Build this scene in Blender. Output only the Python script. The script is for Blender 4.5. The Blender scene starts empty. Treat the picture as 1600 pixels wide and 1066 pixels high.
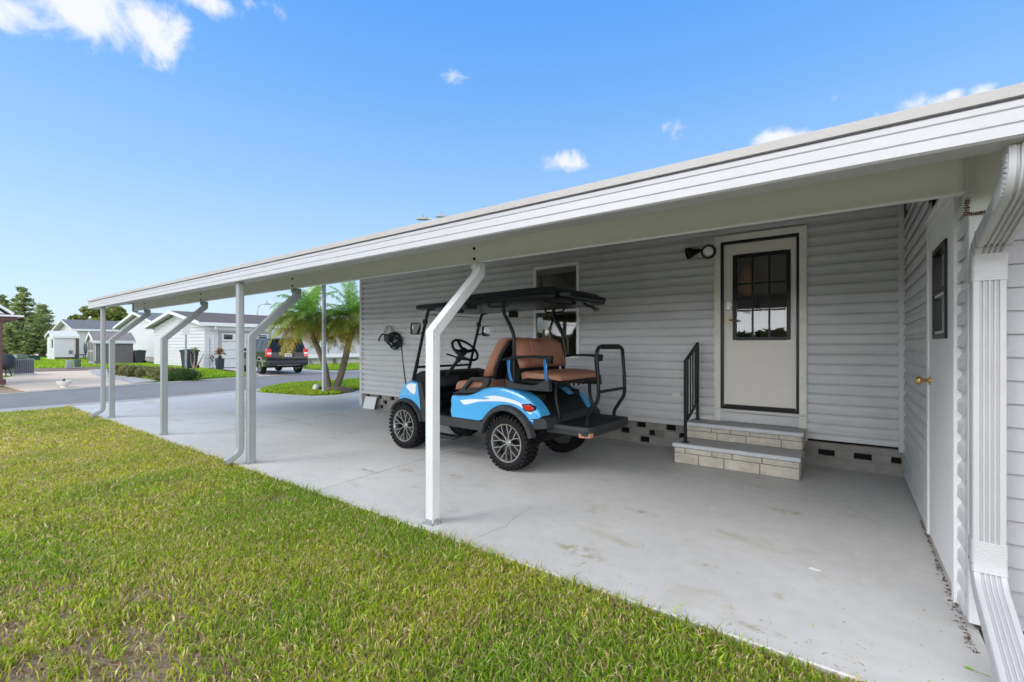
import bpy, bmesh, math, random
import numpy as np
from mathutils import Vector, Matrix
random.seed(7); rng = np.random.default_rng(7)
PI = math.pi; R = math.radians
sc = bpy.context.scene
COL = sc.collection
# ------------------------------------------------------------------ camera model (16 mm lens, eye at 1.32 m)
F = 713.0; H = 1.32
TH = math.atan2(524.0, F); CT, ST = math.cos(TH), math.sin(TH)
def ray(px, py):
    a = (px-800)/F; b = (540-py)/F
    return (-ST+a*CT, CT+a*ST, b)
def G(px, py, z=0.0):
    r = ray(px, py); t = (z-H)/r[2]; return (r[0]*t, r[1]*t, z)
def WY(px, py, Y):
    r = ray(px, py); t = Y/r[1]; return (r[0]*t, Y, H+r[2]*t)
def WX(px, py, X):
    r = ray(px, py); t = X/r[0]; return (X, r[1]*t, H+r[2]*t)
def D(px, py, d):
    r = ray(px, py); return (r[0]*d, r[1]*d, H+r[2]*d)
# ------------------------------------------------------------------ materials
M = {}
def mat(name, col, rough=0.6, metal=0.0, var=0.0, vscale=6.0, bump=0.0, bscale=60.0, coat=0.0, col2=None, spec=0.5, stretch=None, trans=0.0):
    m = bpy.data.materials.new(name); m.use_nodes = True
    nt = m.node_tree; b = nt.nodes['Principled BSDF']
    b.inputs['Base Color'].default_value = (*col, 1); b.inputs['Roughness'].default_value = rough
    b.inputs['Metallic'].default_value = metal; b.inputs['Coat Weight'].default_value = coat
    b.inputs['Coat Roughness'].default_value = 0.05
    b.inputs['Specular IOR Level'].default_value = spec
    tc = nt.nodes.new('ShaderNodeTexCoord'); mp = nt.nodes.new('ShaderNodeMapping')
    nt.links.new(tc.outputs['Object'], mp.inputs[0])
    if stretch: mp.inputs['Scale'].default_value = stretch
    if var > 0 or col2:
        n = nt.nodes.new('ShaderNodeTexNoise'); n.inputs['Scale'].default_value = vscale; n.inputs['Detail'].default_value = 6
        n.inputs['Roughness'].default_value = 0.65
        nt.links.new(mp.outputs[0], n.inputs[0])
        cr = nt.nodes.new('ShaderNodeValToRGB'); cr.color_ramp.elements[0].position = 0.35; cr.color_ramp.elements[1].position = 0.68
        c2 = col2 if col2 else tuple(c*(1-var) for c in col)
        cr.color_ramp.elements[0].color = (*c2, 1); cr.color_ramp.elements[1].color = (*col, 1)
        nt.links.new(n.outputs[0], cr.inputs[0]); nt.links.new(cr.outputs[0], b.inputs['Base Color'])
        mr = nt.nodes.new('ShaderNodeMapRange'); mr.inputs[3].default_value = min(1, rough+0.08); mr.inputs[4].default_value = max(0.03, rough-0.06)
        nt.links.new(n.outputs[0], mr.inputs[0]); nt.links.new(mr.outputs[0], b.inputs['Roughness'])
    if bump > 0:
        n2 = nt.nodes.new('ShaderNodeTexNoise'); n2.inputs['Scale'].default_value = bscale; n2.inputs['Detail'].default_value = 5
        nt.links.new(mp.outputs[0], n2.inputs[0])
        bp = nt.nodes.new('ShaderNodeBump'); bp.inputs['Strength'].default_value = bump; bp.inputs['Distance'].default_value = 0.01
        nt.links.new(n2.outputs[0], bp.inputs['Height']); nt.links.new(bp.outputs[0], b.inputs['Normal'])
    M[name] = m; return m
def emis(name, col, s):
    m = mat(name, col); b = m.node_tree.nodes['Principled BSDF']
    b.inputs['Emission Color'].default_value = (*col, 1); b.inputs['Emission Strength'].default_value = s
mat('siding', (.63,.635,.645), .45, var=.10, vscale=2.2, bump=.06, bscale=300)
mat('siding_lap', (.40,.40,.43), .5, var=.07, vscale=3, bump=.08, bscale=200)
mat('siding_white', (.52,.525,.54), .5, var=.06, vscale=2)
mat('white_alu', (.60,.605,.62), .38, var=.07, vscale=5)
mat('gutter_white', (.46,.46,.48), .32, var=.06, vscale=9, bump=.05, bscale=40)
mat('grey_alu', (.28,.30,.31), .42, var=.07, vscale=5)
mat('beam', (.68,.70,.69), .45, var=.06, vscale=3)
mat('edge_grey', (.40,.385,.38), .5, var=.10, vscale=1.5, bump=.1, bscale=60)
mat('roof_pan', (.84,.85,.86), .5, var=.08, vscale=3)
mat('black_metal', (.006,.0065,.007), .34, spec=.3)
mat('rail_black', (.005,.0055,.0065), .36, bump=.05, bscale=200, spec=.25)
mat('black_plastic', (.008,.009,.010), .5, bump=.25, bscale=350, spec=.3)
mat('roof_black', (.003,.006,.0075), .36, bump=.08, bscale=300, spec=.3)
mat('grey_plastic', (.032,.034,.038), .5, bump=.3, bscale=400, spec=.35)
mat('dark', (.006,.006,.007), .8)
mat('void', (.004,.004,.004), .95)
mat('blue_paint', (.06,.375,.75), .28, coat=1.0)
mat('white_paint', (.80,.84,.88), .2, coat=1.0)
mat('blue_anod', (.03,.20,.52), .25, metal=.6, coat=.5)
mat('tan', (.40,.19,.125), .5, var=.12, vscale=7, bump=.12, bscale=220)
mat('rubber', (.008,.008,.009), .75, bump=.3, bscale=120, spec=.25)
mat('gunmetal', (.36,.36,.36), .25, metal=.9)
mat('rim_dark', (.01,.01,.01), .3)
mat('steel', (.36,.36,.36), .3, metal=1.0)
mat('lamp_face', (.85,.85,.82), .15, coat=1.0)
mat('frame_white', (.82,.82,.82), .4)
mat('brass', (.62,.42,.16), .25, metal=1.0)
mat('bronze', (.25,.2,.14), .3, metal=1.0)
mat('red_lens', (.55,.012,.008), .12, coat=1.0, bump=.4, bscale=90)
mat('white_lens', (.8,.8,.8), .1, coat=1.0)
mat('blue_lens', (.03,.12,.4), .2)
mat('mirror', (.8,.82,.85), .03, metal=1.0)
mat('door_paint', (.76,.72,.67), .42, var=.04, vscale=3)
mat('casing', (.80,.78,.74), .45, var=.14, vscale=8)
mat('shed_door', (.72,.72,.74), .5, var=.05, vscale=2)
mat('brick_cream', (.66,.61,.53), .85, var=.28, vscale=9, bump=1.0, bscale=45)
mat('mortar', (.22,.21,.20), .9)
mat('tread', (.52,.52,.52), .65, var=.22, vscale=3, bump=.2, bscale=150)
mat('tread_nose', (.62,.64,.67), .6, var=.12, vscale=6)
mat('block', (.33,.315,.295), .9, var=.3, vscale=5, bump=.6, bscale=60)
mat('block_dark', (.22,.21,.195), .9, var=.3, vscale=5, bump=.6, bscale=60)
mat('debris', (.14,.08,.04), .9, var=.5, vscale=60)
mat('leaf', (.20,.40,.04), .5)
mat('rope', (.35,.33,.28), .8)
mat('cable', (.01,.025,.028), .45)
mat('asphalt', (.20,.20,.21), .85, var=.14, vscale=1.3, bump=.6, bscale=120)
mat('apron', (.36,.35,.34), .85, var=.2, vscale=1.2, bump=.3, bscale=120)
mat('pad', (.66,.54,.42), .85, var=.16, vscale=.8, bump=.3, bscale=60)
mat('pad_grey', (.44,.43,.41), .85, var=.3, vscale=1.1, bump=.3, bscale=60, stretch=(1,4,1))
mat('neighbour_drive', (.50,.49,.47), .85, var=.2, vscale=.7, bump=.3, bscale=60)
mat('kerb', (.40,.39,.36), .9, var=.3, vscale=2)
mat('mulch', (.10,.065,.05), .95, col2=(.21,.165,.135), vscale=9, bump=1.0, bscale=12)
mat('pebbles', (.42,.30,.19), .9, col2=(.22,.15,.10), vscale=14, bump=1.0, bscale=20)
mat('lawn_far', (.13,.22,.025), .95, col2=(.085,.16,.018), vscale=2.5, bump=1.0, bscale=40)
mat('soil', (.26,.20,.14), .95, col2=(.14,.12,.05), vscale=4, bump=1.0, bscale=60)
mat('shingle_grey', (.13,.145,.155), .9, var=.25, vscale=3, bump=.6, bscale=30)
mat('shingle_brown', (.115,.095,.095), .9, var=.3, vscale=2.4, bump=.6, bscale=30)
mat('shed_grey', (.13,.125,.13), .7, var=.12, vscale=3)
mat('shed_grey_trim', (.28,.27,.26), .7)
mat('shed_roof', (.22,.20,.20), .8, var=.2, vscale=3)
mat('brown_paint', (.10,.045,.042), .6, var=.2, vscale=4)
mat('bin_plastic', (.02,.026,.036), .5)
mat('bin_red', (.05,.012,.018), .5)
mat('glass_dark', (.015,.018,.02), .06, coat=1.0)
mat('car_black', (.006,.006,.007), .3, coat=.25)
mat('car_trim', (.30,.29,.27), .3, metal=.5)
mat('car_glass', (.006,.010,.012), .12, spec=.35)
mat('ac_grey', (.16,.17,.20), .6, var=.1, vscale=4)
mat('util_green', (.03,.07,.045), .6)
mat('util_grey', (.22,.25,.24), .6)
mat('trunk', (.18,.125,.085), .95, var=.4, vscale=12, bump=1.0, bscale=18, stretch=(1,1,3))
mat('trunk_pale', (.27,.22,.16), .95, var=.35, vscale=7, bump=.8, bscale=18)
mat('galv', (.38,.40,.41), .45, metal=.4, var=.15, vscale=10)
mat('stone_white', (.70,.69,.67), .7, var=.1, vscale=6)
mat('interior', (.62,.50,.38), .8)
mat('interior_dark', (.07,.055,.045), .8)
mat('curtain', (.55,.46,.34), .8)
mat('warm_obj', (.80,.22,.07), .6)
mat('pale_obj', (.45,.48,.52), .6)
mat('paper', (.75,.76,.78), .5)
mat('white_plastic', (.72,.72,.72), .4)
def leafmat(name, rough=.55, trans=.35):
    m = bpy.data.materials.new(name); m.use_nodes = True; nt = m.node_tree; b = nt.nodes['Principled BSDF']
    at = nt.nodes.new('ShaderNodeAttribute'); at.attribute_name = 'tint'
    b.inputs['Roughness'].default_value = rough; b.inputs['Specular IOR Level'].default_value = .3
    nt.links.new(at.outputs['Color'], b.inputs['Base Color'])
    tr = nt.nodes.new('ShaderNodeBsdfTranslucent'); nt.links.new(at.outputs['Color'], tr.inputs[0])
    mx = nt.nodes.new('ShaderNodeMixShader'); mx.inputs[0].default_value = trans
    nt.links.new(b.outputs[0], mx.inputs[1]); nt.links.new(tr.outputs[0], mx.inputs[2])
    nt.links.new(mx.outputs[0], nt.nodes['Material Output'].inputs[0]); M[name] = m
leafmat('foliage', .6, .3); leafmat('blade', .5, .5)
# window glass: thin pane, partly see-through, partly reflecting
def glassmat(name, tint, refl):
    m = bpy.data.materials.new(name); m.use_nodes = True; nt = m.node_tree
    for n in list(nt.nodes):
        if n.type == 'BSDF_PRINCIPLED': nt.nodes.remove(n)
    tr = nt.nodes.new('ShaderNodeBsdfTransparent'); tr.inputs[0].default_value = (*tint, 1)
    gl = nt.nodes.new('ShaderNodeBsdfGlossy'); gl.inputs['Roughness'].default_value = .015
    lw = nt.nodes.new('ShaderNodeFresnel'); lw.inputs[0].default_value = 1.5
    ma = nt.nodes.new('ShaderNodeMath'); ma.operation = 'MULTIPLY_ADD'; ma.inputs[1].default_value = 1.0; ma.inputs[2].default_value = refl
    nt.links.new(lw.outputs[0], ma.inputs[0])
    mx = nt.nodes.new('ShaderNodeMixShader'); nt.links.new(ma.outputs[0], mx.inputs[0])
    nt.links.new(tr.outputs[0], mx.inputs[1]); nt.links.new(gl.outputs[0], mx.inputs[2])
    nt.links.new(mx.outputs[0], nt.nodes['Material Output'].inputs[0]); M[name] = m
glassmat('glass', (.85,.86,.86), .015)
# painted concrete with stains
def slabmat():
    m = mat('slab', (.50,.52,.55), .55); nt = m.node_tree; b = nt.nodes['Principled BSDF']
    tc = nt.nodes['Texture Coordinate']
    def noise(scale, det=6, st=(1,1,1), dist=0):
        mp = nt.nodes.new('ShaderNodeMapping'); mp.inputs['Scale'].default_value = st; nt.links.new(tc.outputs['Object'], mp.inputs[0])
        n = nt.nodes.new('ShaderNodeTexNoise'); n.inputs['Scale'].default_value = scale; n.inputs['Detail'].default_value = det; n.inputs['Distortion'].default_value = dist
        nt.links.new(mp.outputs[0], n.inputs[0]); return n
    def ramp(n, p0, p1, c0, c1):
        r = nt.nodes.new('ShaderNodeValToRGB'); r.color_ramp.elements[0].position = p0; r.color_ramp.elements[1].position = p1
        r.color_ramp.elements[0].color = (*c0, 1); r.color_ramp.elements[1].color = (*c1, 1); nt.links.new(n.outputs[0], r.inputs[0]); return r
    def mix(f, a, bcol, mode='MIX'):
        x = nt.nodes.new('ShaderNodeMix'); x.data_type = 'RGBA'; x.blend_type = mode
        if isinstance(f, float): x.inputs[0].default_value = f
        else: nt.links.new(f, x.inputs[0])
        if isinstance(a, tuple): x.inputs[6].default_value = (*a, 1)
        else: nt.links.new(a, x.inputs[6])
        if isinstance(bcol, tuple): x.inputs[7].default_value = (*bcol, 1)
        else: nt.links.new(bcol, x.inputs[7])
        return x.outputs[2]
    base = ramp(noise(.6, 4), .35, .7, (.465,.46,.455), (.55,.545,.54))
    c = base.outputs[0]
    fine = ramp(noise(9, 8), .3, .7, (.93,.93,.93), (1.03,1.03,1.03)); c = mix(1.0, c, fine.outputs[0], 'MULTIPLY')
    st = ramp(noise(2.6, 9, (.8,1.5,1), .6), .56, .68, (0,0,0), (1,1,1)); g = ramp(noise(1.1, 3), .47, .58, (0,0,0), (.75,.75,.75))
    ml = nt.nodes.new('ShaderNodeMath'); ml.operation = 'MULTIPLY'; nt.links.new(st.outputs[0], ml.inputs[0]); nt.links.new(g.outputs[0], ml.inputs[1])
    c = mix(ml.outputs[0], c, (.38,.355,.29))
    sp = ramp(noise(28, 2), .70, .73, (0,0,0), (.8,.8,.8)); c = mix(sp.outputs[0], c, (.30,.28,.24))
    wh = ramp(noise(3.1, 8, (1.6,.7,1), .3), .66, .72, (0,0,0), (.35,.35,.35)); c = mix(wh.outputs[0], c, (.62,.62,.63))
    nt.links.new(c, b.inputs['Base Color'])
    # old drip stains where the photograph has them
    tot_ = None
    for (sx_,sy_,ra,rb) in [(*G(928,873)[:2],.16,.05),(*G(900,858)[:2],.22,.10),(*G(1108,884)[:2],.07,.035),(*G(712,745)[:2],.14,.10),(*G(635,735)[:2],.12,.07),(*G(1000,800)[:2],.16,.05),(*G(850,803)[:2],.06,.03),(*G(1223,933)[:2],.06,.05),(*G(1230,800)[:2],.18,.08),(*G(740,700)[:2],.12,.05),(*G(575,735)[:2],.22,.05),(*G(1190,985)[:2],.12,.04),(*G(450,655)[:2],.6,.10)]:
        v_ = nt.nodes.new('ShaderNodeVectorMath'); v_.operation = 'SUBTRACT'; v_.inputs[1].default_value = (sx_,sy_,0); nt.links.new(tc.outputs['Object'], v_.inputs[0])
        w_ = nt.nodes.new('ShaderNodeVectorMath'); w_.operation = 'MULTIPLY'; w_.inputs[1].default_value = (1/ra,1/rb,0); nt.links.new(v_.outputs[0], w_.inputs[0])
        l_ = nt.nodes.new('ShaderNodeVectorMath'); l_.operation = 'LENGTH'; nt.links.new(w_.outputs[0], l_.inputs[0])
        q_ = nt.nodes.new('ShaderNodeMath'); q_.operation = 'SUBTRACT'; q_.use_clamp = True; q_.inputs[0].default_value = 1.0; nt.links.new(l_.outputs['Value'], q_.inputs[1])
        if tot_ is None: tot_ = q_.outputs[0]
        else:
            x_ = nt.nodes.new('ShaderNodeMath'); x_.operation = 'MAXIMUM'; nt.links.new(tot_, x_.inputs[0]); nt.links.new(q_.outputs[0], x_.inputs[1]); tot_ = x_.outputs[0]
    n_ = ramp(noise(14, 6), .42, .62, (0,0,0), (1,1,1)); y_ = nt.nodes.new('ShaderNodeMath'); y_.operation = 'MULTIPLY'; nt.links.new(tot_, y_.inputs[0]); nt.links.new(n_.outputs[0], y_.inputs[1])
    z_ = nt.nodes.new('ShaderNodeMath'); z_.operation = 'MULTIPLY'; z_.use_clamp = True; z_.inputs[1].default_value = 1.5; nt.links.new(y_.outputs[0], z_.inputs[0])
    c = mix(z_.outputs[0], c, (.32,.295,.21)); nt.links.new(c, b.inputs['Base Color'])
    rr = ramp(noise(1.6, 6), .3, .7, (.38,.38,.38), (.62,.62,.62)); nt.links.new(rr.outputs[0], b.inputs['Roughness'])
    bp = nt.nodes.new('ShaderNodeBump'); bp.inputs['Strength'].default_value = .12; bp.inputs['Distance'].default_value = .01
    nt.links.new(noise(90, 6).outputs[0], bp.inputs['Height']); nt.links.new(bp.outputs[0], b.inputs['Normal'])
slabmat()
# ------------------------------------------------------------------ mesh builder
def frame_from(d):
    d = Vector(d).normalized()
    up = Vector((0,0,1)) if abs(d.z) < .95 else Vector((1,0,0))
    a = d.cross(up).normalized(); b = a.cross(d).normalized(); return a, b
SPLIT = {'rail_post','foot_plate','wheel_arch','skirting_block','screw','bolt','rivet','beam_bolt','mount_flange','wheel_nut','seat_bracket','stalk','wheel_opening','garage_frame','window_frame','door_panel','reflector','sash','interior_cabinet','interior_wall','seam'}
class MB:
    def __init__(s): s.v = []; s.f = []; s.mi = []; s.cur = 0
    def add(s, vs, fs):
        o = len(s.v); s.v += [tuple(v) for v in vs]; s.f += [tuple(i+o for i in f) for f in fs]; s.mi += [s.cur]*len(fs); return s
    def box(s, a, b):
        x0,x1 = sorted((a[0],b[0])); y0,y1 = sorted((a[1],b[1])); z0,z1 = sorted((a[2],b[2]))
        return s.add([(x0,y0,z0),(x1,y0,z0),(x1,y1,z0),(x0,y1,z0),(x0,y0,z1),(x1,y0,z1),(x1,y1,z1),(x0,y1,z1)],
              [(0,3,2,1),(4,5,6,7),(0,1,5,4),(1,2,6,5),(2,3,7,6),(3,0,4,7)])
    def prism(s, pts, axis, a, b):
        n = len(pts)
        def mk(p, w): return {'x':(w,p[0],p[1]), 'y':(p[0],w,p[1]), 'z':(p[0],p[1],w)}[axis]
        vs = [mk(p,a) for p in pts] + [mk(p,b) for p in pts]
        return s.add(vs, [tuple(range(n-1,-1,-1)), tuple(range(n,2*n))] + [(i,(i+1)%n,(i+1)%n+n,i+n) for i in range(n)])
    def tube(s, path, r, n=8, caps=True, sq=None):
        P = [Vector(p) for p in path]; rings = []; K = len(P)
        a0 = None; vs = []
        for i, p in enumerate(P):
            if i == 0: d = P[1]-P[0]
            elif i == K-1: d = P[-1]-P[-2]
            else: d = (P[i+1]-P[i]).normalized()+(P[i]-P[i-1]).normalized()
            d.normalize()
            if a0 is None: a, b = frame_from(d)
            else:
                a = (a0 - d*a0.dot(d)).normalized(); b = a.cross(d).normalized()
            a0 = a
            rr = r[i] if isinstance(r, (list,tuple)) else r
            for k in range(n):
                t = 2*PI*k/n; vs.append(p + a*math.cos(t)*rr + b*math.sin(t)*rr)
        fs = [(i*n+k, i*n+(k+1)%n, (i+1)*n+(k+1)%n, (i+1)*n+k) for i in range(K-1) for k in range(n)]
        if caps: fs += [tuple(range(n-1,-1,-1)), tuple(range((K-1)*n, K*n))]
        return s.add(vs, fs)
    def rectsweep(s, secs):      # secs: list of 4-corner lists
        n = len(secs[0]); vs = [p for q in secs for p in q]; K = len(secs)
        fs = [(i*n+k, i*n+(k+1)%n, (i+1)*n+(k+1)%n, (i+1)*n+k) for i in range(K-1) for k in range(n)]
        fs += [tuple(range(n-1,-1,-1)), tuple(range((K-1)*n, K*n))]
        return s.add(vs, fs)
    def lathe(s, prof, c, axis='y', n=40, closed=False):   # prof (r, h)
        vs = []
        for i in range(n):
            t = 2*PI*i/n; ca, sa = math.cos(t), math.sin(t)
            for r, h in prof:
                q = {'y':(r*ca, h, r*sa), 'x':(h, r*ca, r*sa), 'z':(r*ca, r*sa, h)}[axis]
                vs.append((c[0]+q[0], c[1]+q[1], c[2]+q[2]))
        m = len(prof); fs = []
        for i in range(n):
            j = (i+1)%n
            for k in range(m if closed else m-1):
                k2 = (k+1)%m; fs.append((i*m+k, i*m+k2, j*m+k2, j*m+k))
        return s.add(vs, fs)
    def parts(s):
        par = list(range(len(s.v)))
        def fd(i):
            while par[i] != i: par[i] = par[par[i]]; i = par[i]
            return i
        for f in s.f:
            a = fd(f[0])
            for j in f[1:]: par[fd(j)] = a
        g = {}
        for f, q in zip(s.f, s.mi): g.setdefault(fd(f[0]), []).append(f)
        out = []
        for fs in g.values():
            ids = sorted({i for f in fs for i in f}); mp = {i:k for k,i in enumerate(ids)}; b = MB(); b.v = [s.v[i] for i in ids]; b.f = [tuple(mp[i] for i in f) for f in fs]; b.mi = [0]*len(fs); out.append(b)
        return out
    def build(s, name, m, parent=None, smooth=None, bevel=0, seg=2, off=None, sub=0):
        if name in SPLIT:
            ps = s.parts()
            if len(ps) > 1: return [p_.build1(name, m, parent, smooth, bevel, seg, off, sub) for p_ in ps][0]
        return s.build1(name, m, parent, smooth, bevel, seg, off, sub)
    def build1(s, name, m, parent=None, smooth=None, bevel=0, seg=2, off=None, sub=0):
        me = bpy.data.meshes.new(name); vs = s.v
        if off is not None: vs = [(v[0]-off[0], v[1]-off[1], v[2]-off[2]) for v in vs]
        me.from_pydata(vs, [], s.f)
        ms = m if isinstance(m, (list,tuple)) else [m]
        for q in ms: me.materials.append(M[q] if isinstance(q, str) else q)
        if len(ms) > 1: me.polygons.foreach_set('material_index', s.mi)
        bm = bmesh.new(); bm.from_mesh(me); bmesh.ops.recalc_face_normals(bm, faces=bm.faces[:]); bm.to_mesh(me); bm.free()
        if smooth is not None:
            me.shade_smooth(); me.set_sharp_from_angle(angle=R(smooth))
        o = bpy.data.objects.new(name, me); COL.objects.link(o)
        if parent is not None: o.parent = parent
        if bevel:
            bv = o.modifiers.new('b', 'BEVEL'); bv.width = bevel; bv.segments = seg; bv.limit_method = 'ANGLE'; bv.angle_limit = R(40)
            if smooth is None: me.shade_smooth(); me.set_sharp_from_angle(angle=R(50))
        if sub:
            sb = o.modifiers.new('s', 'SUBSURF'); sb.levels = sub; sb.render_levels = sub; me.shade_smooth()
        return o
def tag(o, label=None, cat=None, group=None, kind=None):
    if label: o['label'] = label
    if cat: o['category'] = cat
    if group: o['group'] = group
    if kind: o['kind'] = kind
    return o
def thing(name, label, cat, loc=(0,0,0), rz=0, group=None):
    o = bpy.data.objects.new(name, None); o.empty_display_size = .2; COL.objects.link(o)
    o.location = loc; o.rotation_euler = (0,0,rz); return tag(o, label, cat, group)
def copy_tree(o, parent=None):
    c = o.copy(); COL.objects.link(c)
    if parent is not None: c.parent = parent
    for ch in list(o.children): copy_tree(ch, c)
    return c
def bx(a, b): return MB().box(a, b)
def smoothpath(pts, k=6):
    P = [Vector(p) for p in pts]; out = []
    for i in range(len(P)-1):
        p0 = P[max(i-1,0)]; p1 = P[i]; p2 = P[i+1]; p3 = P[min(i+2,len(P)-1)]
        for j in range(k):
            t = j/k
            out.append(.5*((2*p1)+(-p0+p2)*t+(2*p0-5*p1+4*p2-p3)*t*t+(-p0+3*p1-3*p2+p3)*t**3))
    out.append(P[-1]); return out
# ------------------------------------------------------------------ main dimensions (metres)
YW = 6.00          # home wall
XL = -8.42         # home left corner
XS = 0.472         # storage room side wall
YS = 2.975         # storage room front wall
YE = 2.27          # roof edge / slab edge
YB = 2.88          # beam
ZB0 = 2.012        # beam underside
SL = 0.20          # roof slope
def zroof(y): return 1.58*H + SL*(y-YE)
# ================================================================== GROUND
def sheet(name, pts, z, m, kind='structure', thick=None, off=(0,0,0)):
    mb = MB()
    if thick: mb.prism([(p[0],p[1]) for p in pts], 'z', z-thick, z)
    else: mb.add([(p[0],p[1],z) for p in pts], [tuple(range(len(pts)))])
    o = mb.build(name, m); o['kind'] = kind; return o
sheet('ground', [(-400,-300),(300,-300),(300,500),(-400,500)], -.075, 'lawn_far')
sheet('lawn_soil', [(-13.75,-12),(14,-12),(14,2.262),(-13.4,2.262)], -.03, 'soil')
# road
road = [(-13.5,-40),(-13.78,1.3),(-13.75,3.8),(-14.2,6.5),(-15.2,11),(-17.8,26),(-24,60),(-31,59),(-24.2,28),(-21.2,14.8),(-20.4,8.4),(-19.85,5.5),(-18.8,1.8),(-18,-40)]
sheet('road', road, -.035, 'asphalt')
sheet('road_edge', [(-13.45,-40),(-13.62,1.3),(-13.5,3.8),(-13.9,6.5),(-14.7,11),(-17.2,26),(-18.3,26),(-15.75,11),(-14.9,6.5),(-14.45,3.8),(-14.5,1.3),(-14.2,-40)], -.031, 'apron')
sheet('kerb_strip', [(-18.4,-40),(-19.2,1.8),(-20.2,5.5),(-20.75,8.4),(-21.55,14.8),(-24.6,28),(-24.2,28),(-21.2,14.8),(-20.4,8.4),(-19.85,5.5),(-18.8,1.8),(-18,-40)], -.020, 'kerb', thick=.05)
# carport slab in four pours with open joints
def jl(x, y, k=-.045): return x + k*(y-YE)
js = [(-13.35, 0), (-7.72, -.10), (-3.90, -.055), (XS+6, 0)]
for i in range(3):
    (xa, ka), (xb, kb) = js[i], js[i+1]
    g = .009
    x0 = lambda y: jl(xa, y, ka)+g; x1 = lambda y: jl(xb, y, kb)-g
    if i == 0:
        pts = [(-13.55,YE),(x1(YE),YE),(x1(7.6),7.6),(-11.25,7.6),G(525,617)[:2],G(485,618.5)[:2],G(405,613)[:2],(-14.0,6.1),(-13.65,3.8)]
    else: pts = [(x0(YE),YE),(x1(YE),YE),(x1(6.6),6.6),(x0(6.6),6.6)]
    if i == 2: pts = [(x0(YE),YE),(XS+.02,YE),(XS+.02,6.6),(x0(6.6),6.6)]
    mb = MB().prism([(p[0],p[1]) for p in pts], 'z', -.12, 0.0)
    o = mb.build('driveway_slab', 'slab', bevel=.006, seg=2); o['kind'] = 'structure'
# hairline cracks
for pts_ in ([(752,838),(775,828),(790,822),(800,812),(818,800),(832,792)],[(1236,760),(1300,782),(1340,800),(1380,822)],[(430,668),(452,672),(470,668)]):
    mb = MB(); P3 = [Vector(G(*p,.0012)) for p in pts_]; Q = []
    for a, b in zip(P3[:-1],P3[1:]):
        for k in range(5): Q.append(a.lerp(b,k/5)+Vector((random.uniform(-.008,.008),random.uniform(-.008,.008),0)))
    Q.append(P3[-1])
    for a, b in zip(Q[:-1],Q[1:]):
        d = (b-a).normalized(); n = Vector((-d.y,d.x,0))*random.uniform(.0008,.0018); mb.add([a-n,b-n,b+n,a+n],[(0,1,2,3)])
    o = mb.build('slab_crack','mortar'); o['kind'] = 'structure'
# front porch slab extension beside island
o = MB().prism([(-11.23,7.62),(-8.42,7.62),(-8.42,12),(-13.2,12),G(562,609)[:2]], 'z', -.12, -.002).build('front_walk_slab','slab'); o['kind']='structure'
# bed at right end of the storage room
sheet('bed_soil', [(XS+.02,2.262),(14,2.262),(14,YS+.1),(XS+.02,YS+.1)], -.045, 'mulch')
# island + neighbour areas
isl = [G(405,613)[:2],G(485,618)[:2],G(525,616.8)[:2],G(562,608)[:2],(-12.0,12),(-15.0,12),G(450,601)[:2],(-14.5,6.9)]
sheet('island_turf', isl, .005, 'lawn_far', thick=.1)
padp = [(-19.35,2.35),(-20.1,5.0),(-21.0,5.9),(-28.2,6.1),(-32.5,6.9),(-33,4.2),(-26,2.2)]
sheet('neighbour_pad', padp, -.012, 'pad', thick=.06)
sheet('paver_path', [(-21.2,5.1),(-20.3,5.0),(-21.0,5.95),(-28.2,6.2),(-33.5,7.2),(-33.5,6.4),(-28,5.5)], -.004, 'pad_grey')
sheet('mulch_bed', [(-30.5,3.6),(-33.2,4.0),(-33.4,7.2),(-30.5,9.3),(-38.5,10),(-38.5,3.4)], -.03, 'mulch')
sheet('pebble_bed', [(-19.0,-3),(-19.2,2.3),(-21.5,2.1),(-26,1.8),(-26,-3)], -.015, 'pebbles')
sheet('neighbour_driveway', [G(362,578)[:2],(-30,10.95),(-30,15.6),G(480,577.5)[:2],(-21.45,14.2),(-20.7,9.6)], -.022, 'neighbour_drive')
sheet('far_path', [(-36,12.2),(-60,12.2),(-60,13.2),(-36,13.2)], -.05, 'apron')
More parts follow.
